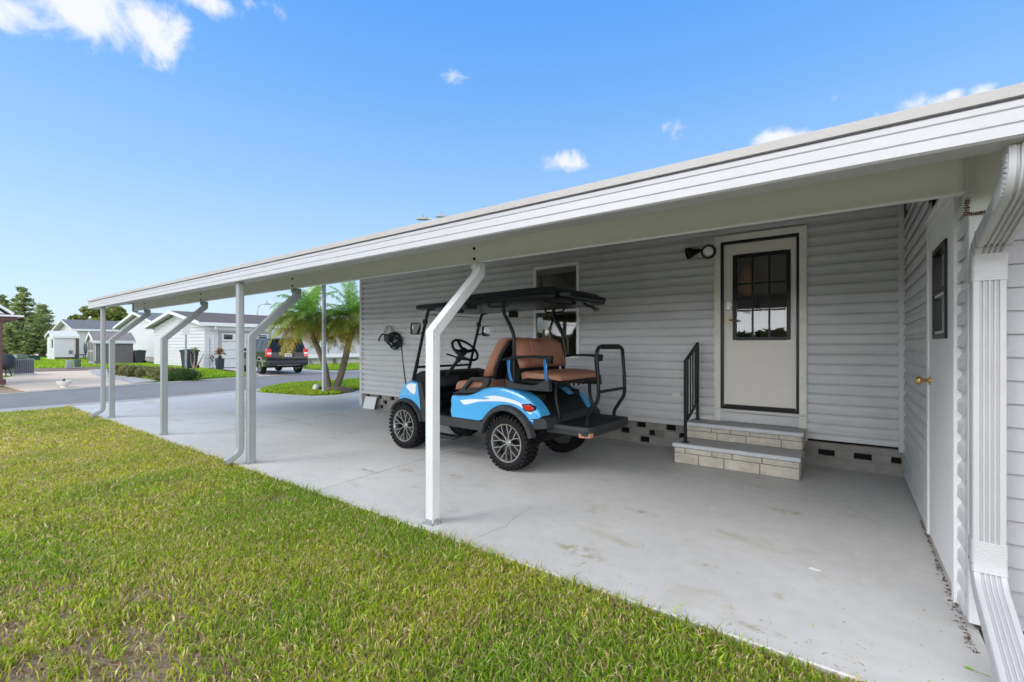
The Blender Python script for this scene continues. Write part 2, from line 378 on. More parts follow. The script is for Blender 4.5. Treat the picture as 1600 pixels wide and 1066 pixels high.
# ================================================================== GRASS (blades)
def blades(name, pts, n_idx_color, hgt, wid, lean=.5, seg=2):
    """pts Nx3 base points; colour Nx3; hgt,wid N"""
    N = len(pts); ang = rng.uniform(0, 2*PI, N); la = rng.uniform(0, 2*PI, N)
    ln = rng.uniform(.1, 1, N)*lean*hgt
    wx = np.cos(ang)*wid*.5; wy = np.sin(ang)*wid*.5
    V = np.zeros((N,5,3))
    b = pts
    V[:,0] = b + np.stack([wx, wy, np.zeros(N)],1); V[:,1] = b - np.stack([wx, wy, np.zeros(N)],1)
    m = b + np.stack([np.cos(la)*ln*.35, np.sin(la)*ln*.35, hgt*.6],1)
    V[:,2] = m - np.stack([wx*.85, wy*.85, np.zeros(N)],1); V[:,3] = m + np.stack([wx*.85, wy*.85, np.zeros(N)],1)
    V[:,4] = b + np.stack([np.cos(la)*ln, np.sin(la)*ln, hgt*(1-.25*ln/hgt)],1)
    me = bpy.data.meshes.new(name)
    me.vertices.add(N*5); me.vertices.foreach_set('co', V.reshape(-1))
    lo = np.zeros((N,7), dtype=np.int32); base = (np.arange(N)*5)[:,None]
    lo[:] = base + np.array([0,1,2,3,3,2,4]); me.loops.add(N*7); me.loops.foreach_set('vertex_index', lo.reshape(-1))
    me.polygons.add(N*2); st = np.zeros((N,2), dtype=np.int32); st[:,0] = np.arange(N)*7; st[:,1] = np.arange(N)*7+4
    me.polygons.foreach_set('loop_start', st.reshape(-1))
    me.update(calc_edges=True)
    at = me.color_attributes.new('tint', 'FLOAT_COLOR', 'POINT')
    c = np.ones((N,5,4)); c[:,:,:3] = n_idx_color[:,None,:]; at.data.foreach_set('color', c.reshape(-1))
    me.materials.append(M['blade']); me.shade_smooth()
    o = bpy.data.objects.new(name, me); COL.objects.link(o); o['kind'] = 'stuff'; return o
def vnoise(x, y, s, seed):
    r = np.random.default_rng(seed); T = r.random((64,64)); x = x/s; y = y/s
    xi = np.floor(x).astype(int); yi = np.floor(y).astype(int); fx = x-xi; fy = y-yi
    fx = fx*fx*(3-2*fx); fy = fy*fy*(3-2*fy)
    g = lambda a,b: T[a%64,b%64]
    return (g(xi,yi)*(1-fx)+g(xi+1,yi)*fx)*(1-fy)+(g(xi,yi+1)*(1-fx)+g(xi+1,yi+1)*fx)*fy
C_GREEN = np.array([.30,.42,.025]); C_DEEP = np.array([.13,.27,.022]); C_YEL = np.array([.60,.56,.05]); C_DRY = np.array([.66,.52,.28]); C_BROWN = np.array([.34,.22,.12])
def lawn_colors(x, y, dryness=.30):
    N = len(x); n1 = vnoise(x,y,.55,1); n2 = vnoise(x,y,.16,2); n3 = vnoise(x,y,1.7,3)
    t = np.clip(.15+.9*n3*.6+.5*n1-.25+rng.normal(0,.2,N), 0, 1)[:,None]
    c = C_DEEP*(1-t)+C_YEL*t
    c = c*.75+C_GREEN*.25
    d = (rng.random(N) < dryness*(.35+1.7*n2*n3+.5*n1)); c[d] = C_DRY*(.55+.6*rng.random((d.sum(),1)))
    d2 = rng.random(N) < .05; c[d2] = C_BROWN
    return np.clip(c*(.72+.84*rng.random((N,1))),0,.9)
def lawn(n, xr, yr, keep, h0, w0, z0=-.03, dry=.30):
    x = rng.uniform(*xr, n); y = rng.uniform(*yr, n); k = keep(x, y); x = x[k]; y = y[k]; N = len(x)
    hh = h0*(.55+.75*rng.random(N))*(.7+.6*vnoise(x,y,.3,5)); ww = w0*(.6+.8*rng.random(N))
    return np.stack([x,y,np.full(N,z0)],1), lawn_colors(x,y,dry), hh, ww
bare = lambda x, y: np.clip(1.35*(1.0-np.hypot((x+2.75)/1.35, (y-.35)/.80)), 0, 1)*np.clip((vnoise(x+.5*y,y*2.0,.17,19)-.30)*3.2,0,1)
def near_keep(x, y):
    b = bare(x,y); p = 1-np.clip(b*1.5, 0, .88)
    # dark hole where the joint meets the lawn
    hole = (np.hypot((x+3.98)/.24, (y-2.03)/.10)+.8*(vnoise(x,y,.06,23)-.5) < 1) & (rng.random(len(x))<.85)
    return (rng.random(len(x)) < p) & ~hole
P = [lawn(215000, (-4.2,1.6), (-.4,2.262), near_keep, .044, .0066),
     lawn(14000, (-5.5,1.6), (-.4,2.25), lambda x,y: vnoise(x,y,.21,33)>.62, .062, .0105, dry=.02),
     lawn(75000, (-8.2,-4.2), (-.2,2.262), lambda x,y: x<9, .050, .0095),
     lawn(52000, (-13.5,-8.2), (-.3,2.262), lambda x,y: x<9, .050, .015),
     lawn(3500, (-13.5,1.0), (2.225,2.275), lambda x,y: rng.random(len(x))<.75, .075, .006)]
g = blades('front_grass', np.concatenate([p[0] for p in P]), np.concatenate([p[1] for p in P]), np.concatenate([p[2] for p in P]), np.concatenate([p[3] for p in P]), lean=1.15)
# dead thatch lying flat between the blades
n = 60000; x = rng.uniform(-6,1.4,n); y = rng.uniform(-.3,2.25,n); k = rng.random(n) < (.30+bare(x,y)*1.6); x = x[k]; y = y[k]; N = len(x)
cc = np.where(rng.random((N,1))<.5, np.array([.50,.38,.30]), C_BROWN*1.1)*(.5+.8*rng.random((N,1)))
g2 = blades('thatch', np.stack([x,y,np.full(N,-.028)],1), cc, np.full(N,.012)*(.5+rng.random(N)*1.3), .006+.005*rng.random(N), lean=3.0)
n = 700; x = rng.uniform(-8,.4,n); y = YE+.005+np.abs(rng.normal(0,.16,n)); cc = lawn_colors(x,y,.5)
blades('grass_clippings', np.stack([x,y,np.full(n,.001)],1), cc, np.full(n,.004)*(.5+rng.random(n)), .004+.002*rng.random(n), lean=6.0)
def inpoly(x, y, poly):
    c = np.zeros(len(x), bool); j = len(poly)-1
    for i in range(len(poly)):
        xi, yi = poly[i][:2]; xj, yj = poly[j][:2]
        c ^= ((yi > y) != (yj > y)) & (x < (xj-xi)*(y-yi)/(yj-yi+1e-12)+xi); j = i
    return c
P = [lawn(60000, (-15.2,-10.9), (6.1,12), lambda x,y: inpoly(x,y,isl), .085, .022, .0, .06)]
g3 = blades('island_grass', P[0][0], P[0][1]*np.array([.95,1.12,.8]), P[0][2], P[0][3], lean=.7)
nl1 = [(-22.0,6.0),(-20.9,9.4),(-22.3,9.55),(-29.9,10.6),(-41,11.1),(-41,8.9),(-37,7.6),(-33.5,7.3),(-27,6.3)]
nl2 = [(-22.0,14.9),(-24.1,14.1),(-30,16.5),(-30,30),(-25.2,28)]
nl3 = [(-34,7.7),(-38.5,7.6),(-38.6,3.2),(-72,2),(-72,16),(-42,11.8)]
sheet('neighbour_lawn', nl1, -.012, 'lawn_far', thick=.05); sheet('far_lawn', nl3, -.045, 'lawn_far'); sheet('corner_lawn', nl2, -.012, 'lawn_far', thick=.05)
P = [lawn(50000, (-41,-20.5), (6,11.3), lambda x,y: inpoly(x,y,nl1), .09, .03, -.01, .0),
     lawn(26000, (-30,-21.5), (14,24), lambda x,y: inpoly(x,y,nl2), .09, .03, -.01, .0),
     lawn(40000, (-72,-34), (2,14), lambda x,y: inpoly(x,y,nl3), .10, .05, -.05, .0)]
g4 = blades('neighbour_grass', np.concatenate([p[0] for p in P]), np.concatenate([p[1] for p in P])*np.array([.85,1.05,.8]), np.concatenate([p[2] for p in P]), np.concatenate([p[3] for p in P]), lean=.7)
# ================================================================== SIDING
PITCH = .1077
def sid_profile(z0, z1, pitch=PITCH, dep=.032, cove=True, base=.30):
    """(out, z) polyline; out = how far it stands off the wall"""
    k = math.floor((z0-base)/pitch+1e-6); out = []
    if cove: sh = [(.003,.24),(dep-.004,.24),(dep-.004,.0),(dep,.0),(dep,.05),(dep*.93,.42),(dep*.80,.50),(dep*.50,.58),(dep*.20,.64),(.003,.72),(.003,1.0)]
    else: sh = [(.001,.10),(dep-.003,.10),(dep-.003,0),(dep,0),(.002,.999)]
    while base+k*pitch < z1:
        for o, t in sh: out.append((o, min(z1, max(z0, base+(k+t)*pitch))))
        k += 1
    return out
def siding_mesh(mb, a, b, z0, z1, normal, **kw):
    """strip from point a to b (xy) facing normal (xy)"""
    pr = sid_profile(z0, z1, **kw); n = len(pr); vs = []
    for q in (a, b):
        for o, z in pr: vs.append((q[0]+normal[0]*(o+.002), q[1]+normal[1]*(o+.002), z))
    mb.add(vs, [(i, i+n, i+n+1, i+1) for i in range(n-1)])
def nosm(mb, name, m, parent, off, **k): return mb.build(name, m, parent, smooth=35, off=off, **k)
# ================================================================== MOBILE HOME
Lh = (XL, YW, 0)
home = thing('mobile_home', 'grey vinyl sided manufactured home behind the golf cart, under the carport roof', 'house', Lh)
ZS0 = .30; ZT = 2.95
wx0, wx1, wz0, wz1 = -3.96, -3.16, 1.13, 2.545      # window outer
dx0, dx1, dz0, dz1 = -1.315, -.355, .545, 2.645     # door casing outer
mb = MB(); N_ = (0,-1)
XR_ = XS+.02
for (a, b, z0, z1) in [(XL,wx0,ZS0,ZT),(wx0,wx1,ZS0,wz0),(wx0,wx1,wz1,ZT),(wx1,dx0,ZS0,ZT),(dx0,dx1,ZS0,dz0),(dx0,dx1,dz1,ZT),(dx1,XR_,ZS0,ZT)]:
    siding_mesh(mb, (a,YW), (b,YW), z0, z1, N_)
wall = nosm(mb, 'wall', 'siding', home, Lh)
# other walls and room volume
mb = MB(); siding_mesh(mb, (XL,YW), (XL,YW+7), ZS0, ZT, (-1,0)); siding_mesh(mb, (XL,YW+7), (6,YW+7), ZS0, ZT, (0,1)); nosm(mb, 'wall', 'siding', home, Lh)
mb = MB(); mb.box((XL+.01,YW+.03,.5),(6,YW+6.9,.56)); mb.box((XL+.01,YW+6.5,.56),(6,YW+6.6,ZT))
mb.box((-4.6,YW+2.2,.56),(-2.2,YW+2.26,ZT)); mb.box((-2.2,YW+.04,.56),(-2.14,YW+2.26,ZT)); mb.box((-4.66,YW+.04,.56),(-4.6,YW+2.26,ZT)); mb.box((-1.9,YW+1.6,.56),(.3,YW+1.66,ZT)); mb.box((.3,YW+.04,.56),(.36,YW+1.66,ZT)); mb.box((-1.96,YW+.04,.56),(-1.9,YW+1.66,ZT)); mb.box((XL+.01,YW+.02,ZT-.02),(6,YW+7,ZT+.02))
mb.build('interior_wall', 'interior', home, off=Lh)
MB().box((-1.3,YW+.30,.57),(-.90,YW+.60,1.92)).box((-.85,YW+.45,.57),(-.3,YW+.80,1.25)).build('interior_cabinet','interior_dark',home,bevel=.01,off=Lh)
MB().lathe([(0,0),(.05,.0),(.09,.08),(.12,.2),(.09,.34),(.03,.42),(0,.42)], (-1.02,YW+.45,1.93),'z',16).build('interior_ornament','warm_obj',home,smooth=40,off=Lh)
MB().box((-3.5,YW+1.0,.57),(-2.5,YW+1.6,1.5)).build('interior_cabinet','interior_dark',home,bevel=.01,off=Lh)
MB().lathe([(0,0),(.07,0),(.20,.03),(.13,.24),(0,.24)], (-3.2,YW+1.2,1.75),'z',18).build('lamp_shade','warm_obj',home,smooth=30,off=Lh)
# curtain left and right of the window, wavy
for xa, xb in ((wx0+.03,wx0+.2),(wx1-.12,wx1-.03)):
    mb = MB(); k = 14; vs = []
    for i in range(k+1):
        x_ = xa+(xb-xa)*i/k; y_ = YW+.14+.02*math.sin(i*1.9); vs += [(x_,y_,wz0+.05),(x_,y_,wz1-.05)]
    mb.add(vs, [(2*i,2*i+2,2*i+3,2*i+1) for i in range(k)]); mb.build('curtain','curtain',home,smooth=80,off=Lh)
# corner trim, J-trims
MB().box((XL-.022,YW-.044,.04),(XL+.055,YW+.06,ZT)).build('corner_trim','white_alu',home,bevel=.004,off=Lh)
MB().box((XS-.060,YW-.040,.25),(XS-.012,YW+.01,ZT)).build('corner_trim','siding',home,bevel=.003,off=Lh)
# siding course seams: tiny overlapping laps
for (sx, sz0, n_) in [(-.045,2.665,2),(-2.05,2.23,2),(-5.9,1.16,3),(-4.3,2.5,2),(-5.4,2.5,2),(-7.6,1.8,2),(-6.4,1.9,1)]:
    k = round((sz0-.30)/PITCH); z0_ = .30+k*PITCH; mb = MB()
    pr = sid_profile(z0_+.001, z0_+n_*PITCH-.001); n = len(pr)
    vs = [(sx, YW-o-.0045, z) for o, z in pr]+[(sx+.02, YW-o-.0045, z) for o, z in pr]+[(sx, YW-o+.004, z) for o, z in pr]
    mb.add(vs, [(i,i+n,i+n+1,i+1) for i in range(n-1)]+[(i,i+2*n,i+2*n+1,i+1) for i in range(n-1)]); mb.build('siding_lap','siding',home,off=Lh)
# skirting of pierced concrete blocks
sk = MB(); dk = MB(); yk = YW+.035
holes = []
zr = [0.0,.10,.195,.285]
for i, X0 in enumerate(np.arange(XL+.05, XS, .40)):
    if X0 > -.45: continue
    for (ro, sh) in ((2,.05),(1,.22),(0,.10)):
        w_ = .125; xh = X0+sh
        if X0 < -6.6 or ro != 0 or (i%2): holes.append((xh, xh+w_, zr[ro]+.012, zr[ro]+.088))
for xh in (-.26,.055,.36): holes.append((xh, min(xh+.15, XS-.03), .12, .185))
xs_ = sorted({XL+.03, XS} | {h[0] for h in holes} | {h[1] for h in holes})
for a, b in zip(xs_[:-1], xs_[1:]):
    if b-a < 1e-4: continue
    mid = (a+b)/2; hs = sorted([(h[2],h[3]) for h in holes if h[0] <= mid <= h[1]]); z = 0.0
    top = .262 if mid > -.45 else .298
    for z0, z1 in hs:
        sk.box((a,yk,z),(b,yk+.05,z0)); z = z1
    sk.box((a,yk,z),(b,yk+.05,top))
skirt = sk.build('skirting','block',home,off=Lh)
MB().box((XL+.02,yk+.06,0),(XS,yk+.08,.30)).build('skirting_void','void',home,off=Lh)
mb = MB()
for i, X0 in enumerate(np.arange(XL+.45, -.5, .40)):    # darker block faces standing slightly proud
    if (i*7)%3 == 0: mb.box((X0-.10,yk-.004,.102),(X0+.02,yk-.001,.19))
mb.build('skirting_block','block_dark',home,off=Lh)
# mortar lines
mb = MB()
for z in (.10,.195): mb.box((XL+.03,yk-.003,z-.004),(XS,yk-.0015,z+.004))
mb.build('mortar_line','mortar',home,off=Lh)
MB().box((XL+.02,YW-.014,.272),(XS,YW+.03,.292)).build('sill_plate','black_metal',home,off=Lh) if False else None
# window
fr = MB(); t = .045
fr.box((wx0,YW-.05,wz0),(wx0+t,YW+.05,wz1)); fr.box((wx1-t,YW-.05,wz0),(wx1,YW+.05,wz1)); fr.box((wx0+t,YW-.05,wz1-t),(wx1-t,YW+.05,wz1)); fr.box((wx0+t,YW-.05,wz0),(wx1-t,YW+.05,wz0+t))
wf = fr.build('window','frame_white',home,bevel=.003,off=Lh)
mb = MB().box((wx0+t,YW-.042,1.825),(wx1-t,YW+.03,1.865)); mb.build('meeting_rail','frame_white',wf,bevel=.003,off=Lh)
MB().box((wx0+t,YW-.030,wz0+t),(wx1-t,YW-.026,1.825)).build('pane','glass',wf,off=Lh); MB().box((wx0+t,YW-.016,1.865),(wx1-t,YW-.012,wz1-t)).build('pane','glass',wf,off=Lh)
MB().box((wx0+t,YW-.008,wz1-t-.085),(wx1-t,YW+.03,wz1-t)).build('blind','white_alu',wf,off=Lh)
# drip cap strip above the window and door
MB().box((wx0-.015,YW-.056,wz1+.001),(wx1+.015,YW-.002,wz1+.012)).build('drip_cap','white_alu',wf,off=Lh)
# door
mb = MB(); c = .075
mb.box((dx0,YW-.045,.27),(dx0+c,YW+.03,dz1)); mb.box((dx1-c,YW-.045,.27),(dx1,YW+.03,dz1)); mb.box((dx0+c,YW-.045,dz1-c),(dx1-c,YW+.03,dz1))
mb.box((dx0+.004,YW-.053,.272),(dx0+.018,YW-.045,dz1-.004)); mb.box((dx1-.018,YW-.053,.272),(dx1-.004,YW-.045,dz1-.004)); mb.box((dx0+.02,YW-.053,dz1-.018),(dx1-.02,YW-.045,dz1-.004))
cas = mb.build('door_casing','casing',home,bevel=.003,off=Lh)
mb = MB().box((dx0+c,YW-.034,.272),(dx1-c,YW-.0015,dz0-.005)); mb.build('kick_panel','siding',home,off=Lh)
mb = MB().box((dx0+.0,YW-.056,dz0-.012),(dx1,YW-.046,dz0+.012)); mb.build('threshold_trim','white_alu',cas,off=Lh)
mb = MB(); mb.box((dx0+c,YW-.040,dz0+.014),(dx0+c+.028,YW+.06,dz1-c)); mb.box((dx1-c-.028,YW-.040,dz0+.014),(dx1-c,YW+.06,dz1-c)); mb.box((dx0+c+.028,YW-.040,dz1-c-.03),(dx1-c-.028,YW+.06,dz1-c))
mb.box((dx0+c+.028,YW-.016,dz0+.014),(dx1-c-.028,YW+.06,dz0+.035)); mb.build('weather_strip','black_metal',cas,off=Lh)
px0, px1, pz0, pz1 = dx0+c+.030, dx1-c-.030, dz0+.045, dz1-c-.032
gx0, gx1, gz0, gz1 = -1.105, -.52, 1.385, 2.40
mb = MB(); yd = YW+.0
for (a,b,z0,z1) in [(px0,gx0,pz0,pz1),(gx1,px1,pz0,pz1),(gx0,gx1,pz0,gz0),(gx0,gx1,gz1,pz1)]: mb.box((a,yd,z0),(b,yd+.04,z1))
door = mb.build('door','door_paint',home,off=Lh)
MB().box((px0+.01,yd-.012,pz0-.004),(px1-.01,yd-.001,pz0+.022)).build('door_sweep','black_metal',door,off=Lh)
mb = MB(); q = .034
mb.box((gx0-.006,yd-.014,gz0),(gx0+q,yd+.03,gz1)); mb.box((gx1-q,yd-.014,gz0),(gx1+.006,yd+.03,gz1)); mb.box((gx0+q,yd-.014,gz1-q),(gx1-q,yd+.03,gz1+.004)); mb.box((gx0+q,yd-.014,gz0-.004),(gx1-q,yd+.03,gz0+q))
iw = (gx1-gx0-2*q); ih = (gz1-gz0-2*q)
for k in (1,2): mb.box((gx0+q+iw*k/3-.009,yd-.010,gz0+q),(gx0+q+iw*k/3+.009,yd+.006,gz1-q))
for k in (1,2):
    for j in range(3):
        mb.box((gx0+q+iw*j/3+.0092,yd-.009,gz0+q+ih*k/3-.009),(gx0+q+iw*(j+1)/3-.0092,yd+.006,gz0+q+ih*k/3+.009))
dw = mb.build('door_window','black_metal',door,off=Lh)
MB().box((gx0+q,yd+.010,gz0+q),(gx1-q,yd+.014,gz1-q)).build('pane','glass',dw,off=Lh)
MB().box((gx0+.10,yd+.0085,1.70),(gx0+.18,yd+.0095,1.73)).build('sticker','paper',dw,off=Lh)
mb = MB().prism([( -1.185,1.74),(-1.115,1.74),(-1.115,1.83),(-1.13,1.855),(-1.17,1.855),(-1.185,1.83)],'y',yd-.016,yd-.001); dl = mb.build('deadbolt','steel',door,bevel=.004,off=Lh)
MB().lathe([(0,-.036),(.024,-.036),(.028,-.016),(.028,0)],(-1.15,yd-.002,1.775),'y',20).build('lock_cylinder','steel',dl,smooth=30,off=Lh)
mb = MB().lathe([(0,-.012),(.03,-.012),(.033,-.004),(.033,0)],(-1.15,yd-.001,1.625),'y',20); mb.tube([(-1.15,yd-.01,1.625),(-1.15,yd-.055,1.625)],.009); mb.tube(smoothpath([(-1.15,yd-.055,1.625),(-1.09,yd-.058,1.622),(-1.04,yd-.05,1.612)],4),.009); mb.build('door_handle','bronze',door,smooth=40,off=Lh)
# screws in casing
mb = MB()
for z in (.5,.95,1.35,1.75,2.15,2.5):
    for x in (dx0+.05,dx1-.05): mb.lathe([(0,-.0035),(.005,-.0035),(.006,0)],(x,YW-.0453,z),'y',8)
mb.build('screw','galv',cas,off=Lh)
# main roof of the home (low gable, lies behind the carport roof)
mb = MB(); ym = YW+3.5
mb.prism([(YW-.02,ZT+.02),(YW+7.2,ZT+.02),(YW+7.2,ZT+.06),(ym,ZT+.5),(YW-.02,ZT+.06)],'x',XL-.2,6.2); mb.build('roof','roof_pan',home,off=Lh)
# outlet box
wo = WY(1058,619,YW)
MB().box((wo[0]-.055,YW-.032,.655),(wo[0]+.055,YW-.012,.725)).build('outlet_cover','white_plastic',home,bevel=.006,off=Lh)
# ---- flood light (two heads on a box)
fl = thing('flood_light', 'twin head black flood light on the wall left of the cream door', 'light', (-1.42,YW-.02,2.50)); o0 = (-1.42,YW-.02,2.50)
MB().box((-1.50,YW-.060,2.42),(-1.36,YW-.014,2.545)).build('back_plate','white_plastic',fl,bevel=.004,off=o0)
mb = MB().lathe([(0,0),(.02,0),(.035,-.06),(.062,-.10),(.066,-.135),(.058,-.135),(.05,-.11)],(0,0,0),'y',24)
def rot(mb, M_): mb.v = [tuple(M_ @ Vector(v)) for v in mb.v]; return mb
Mh = Matrix.Translation((-1.385,YW-.07,2.485)) @ Matrix.Rotation(R(18),4,'Z') @ Matrix.Rotation(R(16),4,'X') @ Matrix.Scale(1.3,4)
rot(mb, Mh).build('lamp_head','black_metal',fl,smooth=40,off=o0)
rot(MB().lathe([(0,-.122),(.03,-.118),(.046,-.108),(.046,-.104),(0,-.104)],(0,0,0),'y',24), Mh).build('lens','lamp_face',fl,smooth=40,off=o0)
Mh2 = Matrix.Translation((-1.47,YW-.065,2.50)) @ Matrix.Rotation(R(-62),4,'Z') @ Matrix.Rotation(R(14),4,'X') @ Matrix.Scale(1.25,4)
rot(MB().lathe([(0,0),(.02,0),(.03,-.05),(.055,-.10),(.06,-.13),(.052,-.13),(.045,-.10),(0,-.10)],(0,0,0),'y',24), Mh2).build('lamp_head','black_metal',fl,smooth=40,off=o0)
MB().tube(smoothpath([(-1.385,YW-.05,2.485),(-1.42,YW-.085,2.50),(-1.47,YW-.06,2.50)],4),.014).build('bracket','black_metal',fl,smooth=60,off=o0)
# ================================================================== STORAGE ROOM (right)
Ls = (XS, YS, 0)
shed = thing('storage_room', 'grey sided storage room with plain white side door at the right end of the carport', 'storage room', Ls)
sdy0, sdy1, sdz1 = 3.22, 4.23, 2.15
mb = MB(); N_ = (-1,0); b_ = -.003+.02
for (a,b,z0,z1) in [(YS+.03,sdy0,.03,2.2),(sdy0,sdy1,sdz1,2.25)]+[(sdy1+(YW-.02-sdy1)*k/8,sdy1+(YW-.02-sdy1)*(k+1)/8,.03,zroof(sdy1+(YW-.02-sdy1)*k/8)-.004) for k in range(8)]: siding_mesh(mb,(XS,b),(XS,a),z0,z1,N_, base=.02, dep=.020)
nosm(mb,'wall','siding',shed,Ls)
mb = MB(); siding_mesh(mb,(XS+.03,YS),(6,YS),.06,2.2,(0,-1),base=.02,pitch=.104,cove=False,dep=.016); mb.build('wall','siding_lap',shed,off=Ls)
mb = MB(); mb.prism([(YS+.02,0),(YW-.02,0),(YW-.02,zroof(YW-.02)-.01),(YS+.02,zroof(YS+.02)-.01)],'x',XS+.012,XS+.03); mb.box((XS+.03,YS+.012,.0),(6,YS+.03,2.2)); mb.build('sheathing','interior_dark',shed,off=Ls)
mb = MB(); mb.box((XS-.020,YS-.020,.035),(XS+.07,YS-.001,1.95)); mb.box((XS-.020,YS-.001,.035),(XS-.001,YS+.055,1.95)); mb.build('corner_trim','white_alu',shed,bevel=.003,off=Ls)
# soffit board over the corner with ragged caulk
MB().box((XS-.03,YS-.030,1.93),(XS+.40,YS-.022,2.20)).build('soffit_board','beam',shed,off=Ls)
mb = MB(); x_ = XS-.026
for k in range(26):
    z_ = 1.92+.28*k/26; mb.box((x_-.006-.006*random.random(),YS-.037-.004*random.random(),z_),(x_+.004+.006*random.random(),YS-.031,z_+.006))
for k in range(10): mb.box((x_+.006*k,YS-.036,1.917+.004*random.random()),(x_+.006*k+.004,YS-.031,1.929+.006*random.random()))
mb.build('torn_caulk','debris',shed,off=Ls)
# side door
mb = MB(); c = .06
mb.box((XS-.034,sdy1-c,.035),(XS,sdy1,sdz1)); mb.box((XS-.034,sdy0,.0),(XS,sdy0+c,sdz1)); mb.box((XS-.034,sdy0+c,sdz1-c),(XS,sdy1-c,sdz1)); mb.box((XS-.042,sdy0+.01,sdz1+.001),(XS,sdy1-.01,sdz1+.014))
c2 = mb.build('door_casing','shed_door',shed,bevel=.004,off=Ls)
uy0,uy1,uz0,uz1 = 3.47,3.94,1.36,1.915
mb = MB()
for (a,b,z0,z1) in [(sdy0+c+.004,uy0,.05,sdz1-c-.004),(uy1,sdy1-c-.004,.05,sdz1-c-.004),(uy0,uy1,.05,uz0),(uy0,uy1,uz1,sdz1-c-.004)]: mb.box((XS-.024,a,z0),(XS+.01,b,z1))
d2 = mb.build('side_door','shed_door',shed,off=Ls)
mb = MB(); q=.03
mb.box((XS-.036,uy0,uz0),(XS,uy0+q,uz1)); mb.box((XS-.036,uy1-q,uz0),(XS,uy1,uz1)); mb.box((XS-.036,uy0+q,uz1-q),(XS,uy1-q,uz1)); mb.box((XS-.036,uy0+q,uz0),(XS,uy1-q,uz0+q)); mb.box((XS-.034,uy0+q,1.632),(XS,uy1-q,1.655))
w2 = mb.build('door_window','black_metal',d2,off=Ls)
mb = MB(); mb.box((XS-.028,uy0+q+.001,1.615),(XS-.018,uy1-q-.001,1.631)); mb.box((XS-.028,uy0+q+.001,uz0+q+.001),(XS-.018,uy1-q-.001,uz0+q+.016)); mb.build('sash','white_alu',w2,off=Ls)
MB().box((XS-.014,uy0+q,uz0+q),(XS-.010,uy1-q,uz1-q)).build('pane','glass_dark',w2,off=Ls)
MB().lathe([(0,-.078),(.018,-.078),(.029,-.062),(.029,-.052),(.014,-.038),(.011,-.014),(.030,-.008),(.030,0)],(XS-.022,4.125,1.085),'x',24).build('door_knob','brass',d2,smooth=50,off=Ls)
# louvre vent high in the corner
mb = MB()
for k in range(5): mb.box((XS-.024,YW-.30+.045*k,2.58),(XS-.016,YW-.27+.045*k,2.85))
mb.build('louvre_vent','interior_dark',shed,off=Ls)
# weather debris along the foot of the wall
mb = MB()
for k in range(200):
    y_ = random.uniform(2.75,4.6) if k < 330 else random.uniform(4.6,5.9); w = .012*math.exp(-abs(y_-3.1)) + .003
    x_ = XS-.024-abs(random.gauss(0,w)); a = random.uniform(0,PI); l_ = random.uniform(.003,.010); 
    p = Vector((x_,y_,.002+.006*random.random())); d = Vector((math.cos(a),math.sin(a),.2))*l_; e = Vector((-math.sin(a),math.cos(a),0))*.0022
    mb.add([p-d-e,p+d-e,p+d+e,p-d+e],[(0,1,2,3)])
tag(mb.build('leaf_litter','debris'), kind='stuff')
# ================================================================== CARPORT
Lc = (-1.889*H, YE, 0); Lc = (0, YE, 0)
cp = thing('carport', 'long white aluminium carport with bent support posts beside the lawn', 'carport', Lc)
XA, XB = -8.90*H, 6.0
zf0 = 1.531*H; zf1 = zf0+.177
# roof panel
mb = MB()
mb.add([(XA,YE-.0,zroof(YE)),(XB,YE,zroof(YE)),(XB,YW+.05,zroof(YW+.05)),(XA,YW+.05,zroof(YW+.05)),(XA,YE,zroof(YE)+.06),(XB,YE,zroof(YE)+.06),(XB,YW+.05,zroof(YW+.05)+.06),(XA,YW+.05,zroof(YW+.05)+.06)],
       [(0,1,2,3),(4,5,6,7),(0,1,5,4),(1,2,6,5),(2,3,7,6),(3,0,4,7)])
y2 = 7.10
mb.add([(XA,YW+.052,zroof(YW+.052)),(XL-.04,YW+.052,zroof(YW+.052)),(XL-.04,y2,zroof(y2)),(XA,y2,zroof(y2)),(XA,YW+.052,zroof(YW+.052)+.06),(XL-.04,YW+.052,zroof(YW+.052)+.06),(XL-.04,y2,zroof(y2)+.06),(XA,y2,zroof(y2)+.06)],
       [(0,1,2,3),(4,5,6,7),(0,1,5,4),(1,2,6,5),(2,3,7,6),(3,0,4,7)])
rp = mb.build('roof_panel','roof_pan',cp,off=Lc)
# pan ribs under the roof
mb = MB()
for k in range(int((XB-XA)/.305)):
    x = XA+.2+k*.305; y1_ = YW if x > XL-.1 else y2-.05
    mb.add([(x-.012,YE+.16,zroof(YE+.16)-.035),(x+.012,YE+.16,zroof(YE+.16)-.035),(x+.012,y1_,zroof(y1_)-.035),(x-.012,y1_,zroof(y1_)-.035),(x-.012,YE+.16,zroof(YE+.16)+.0),(x+.012,YE+.16,zroof(YE+.16)),(x+.012,y1_,zroof(y1_)),(x-.012,y1_,zroof(y1_))],[(0,1,2,3),(0,1,5,4),(1,2,6,5),(2,3,7,6),(3,0,4,7)])
mb.build('roof_rib','roof_pan',rp,off=Lc)
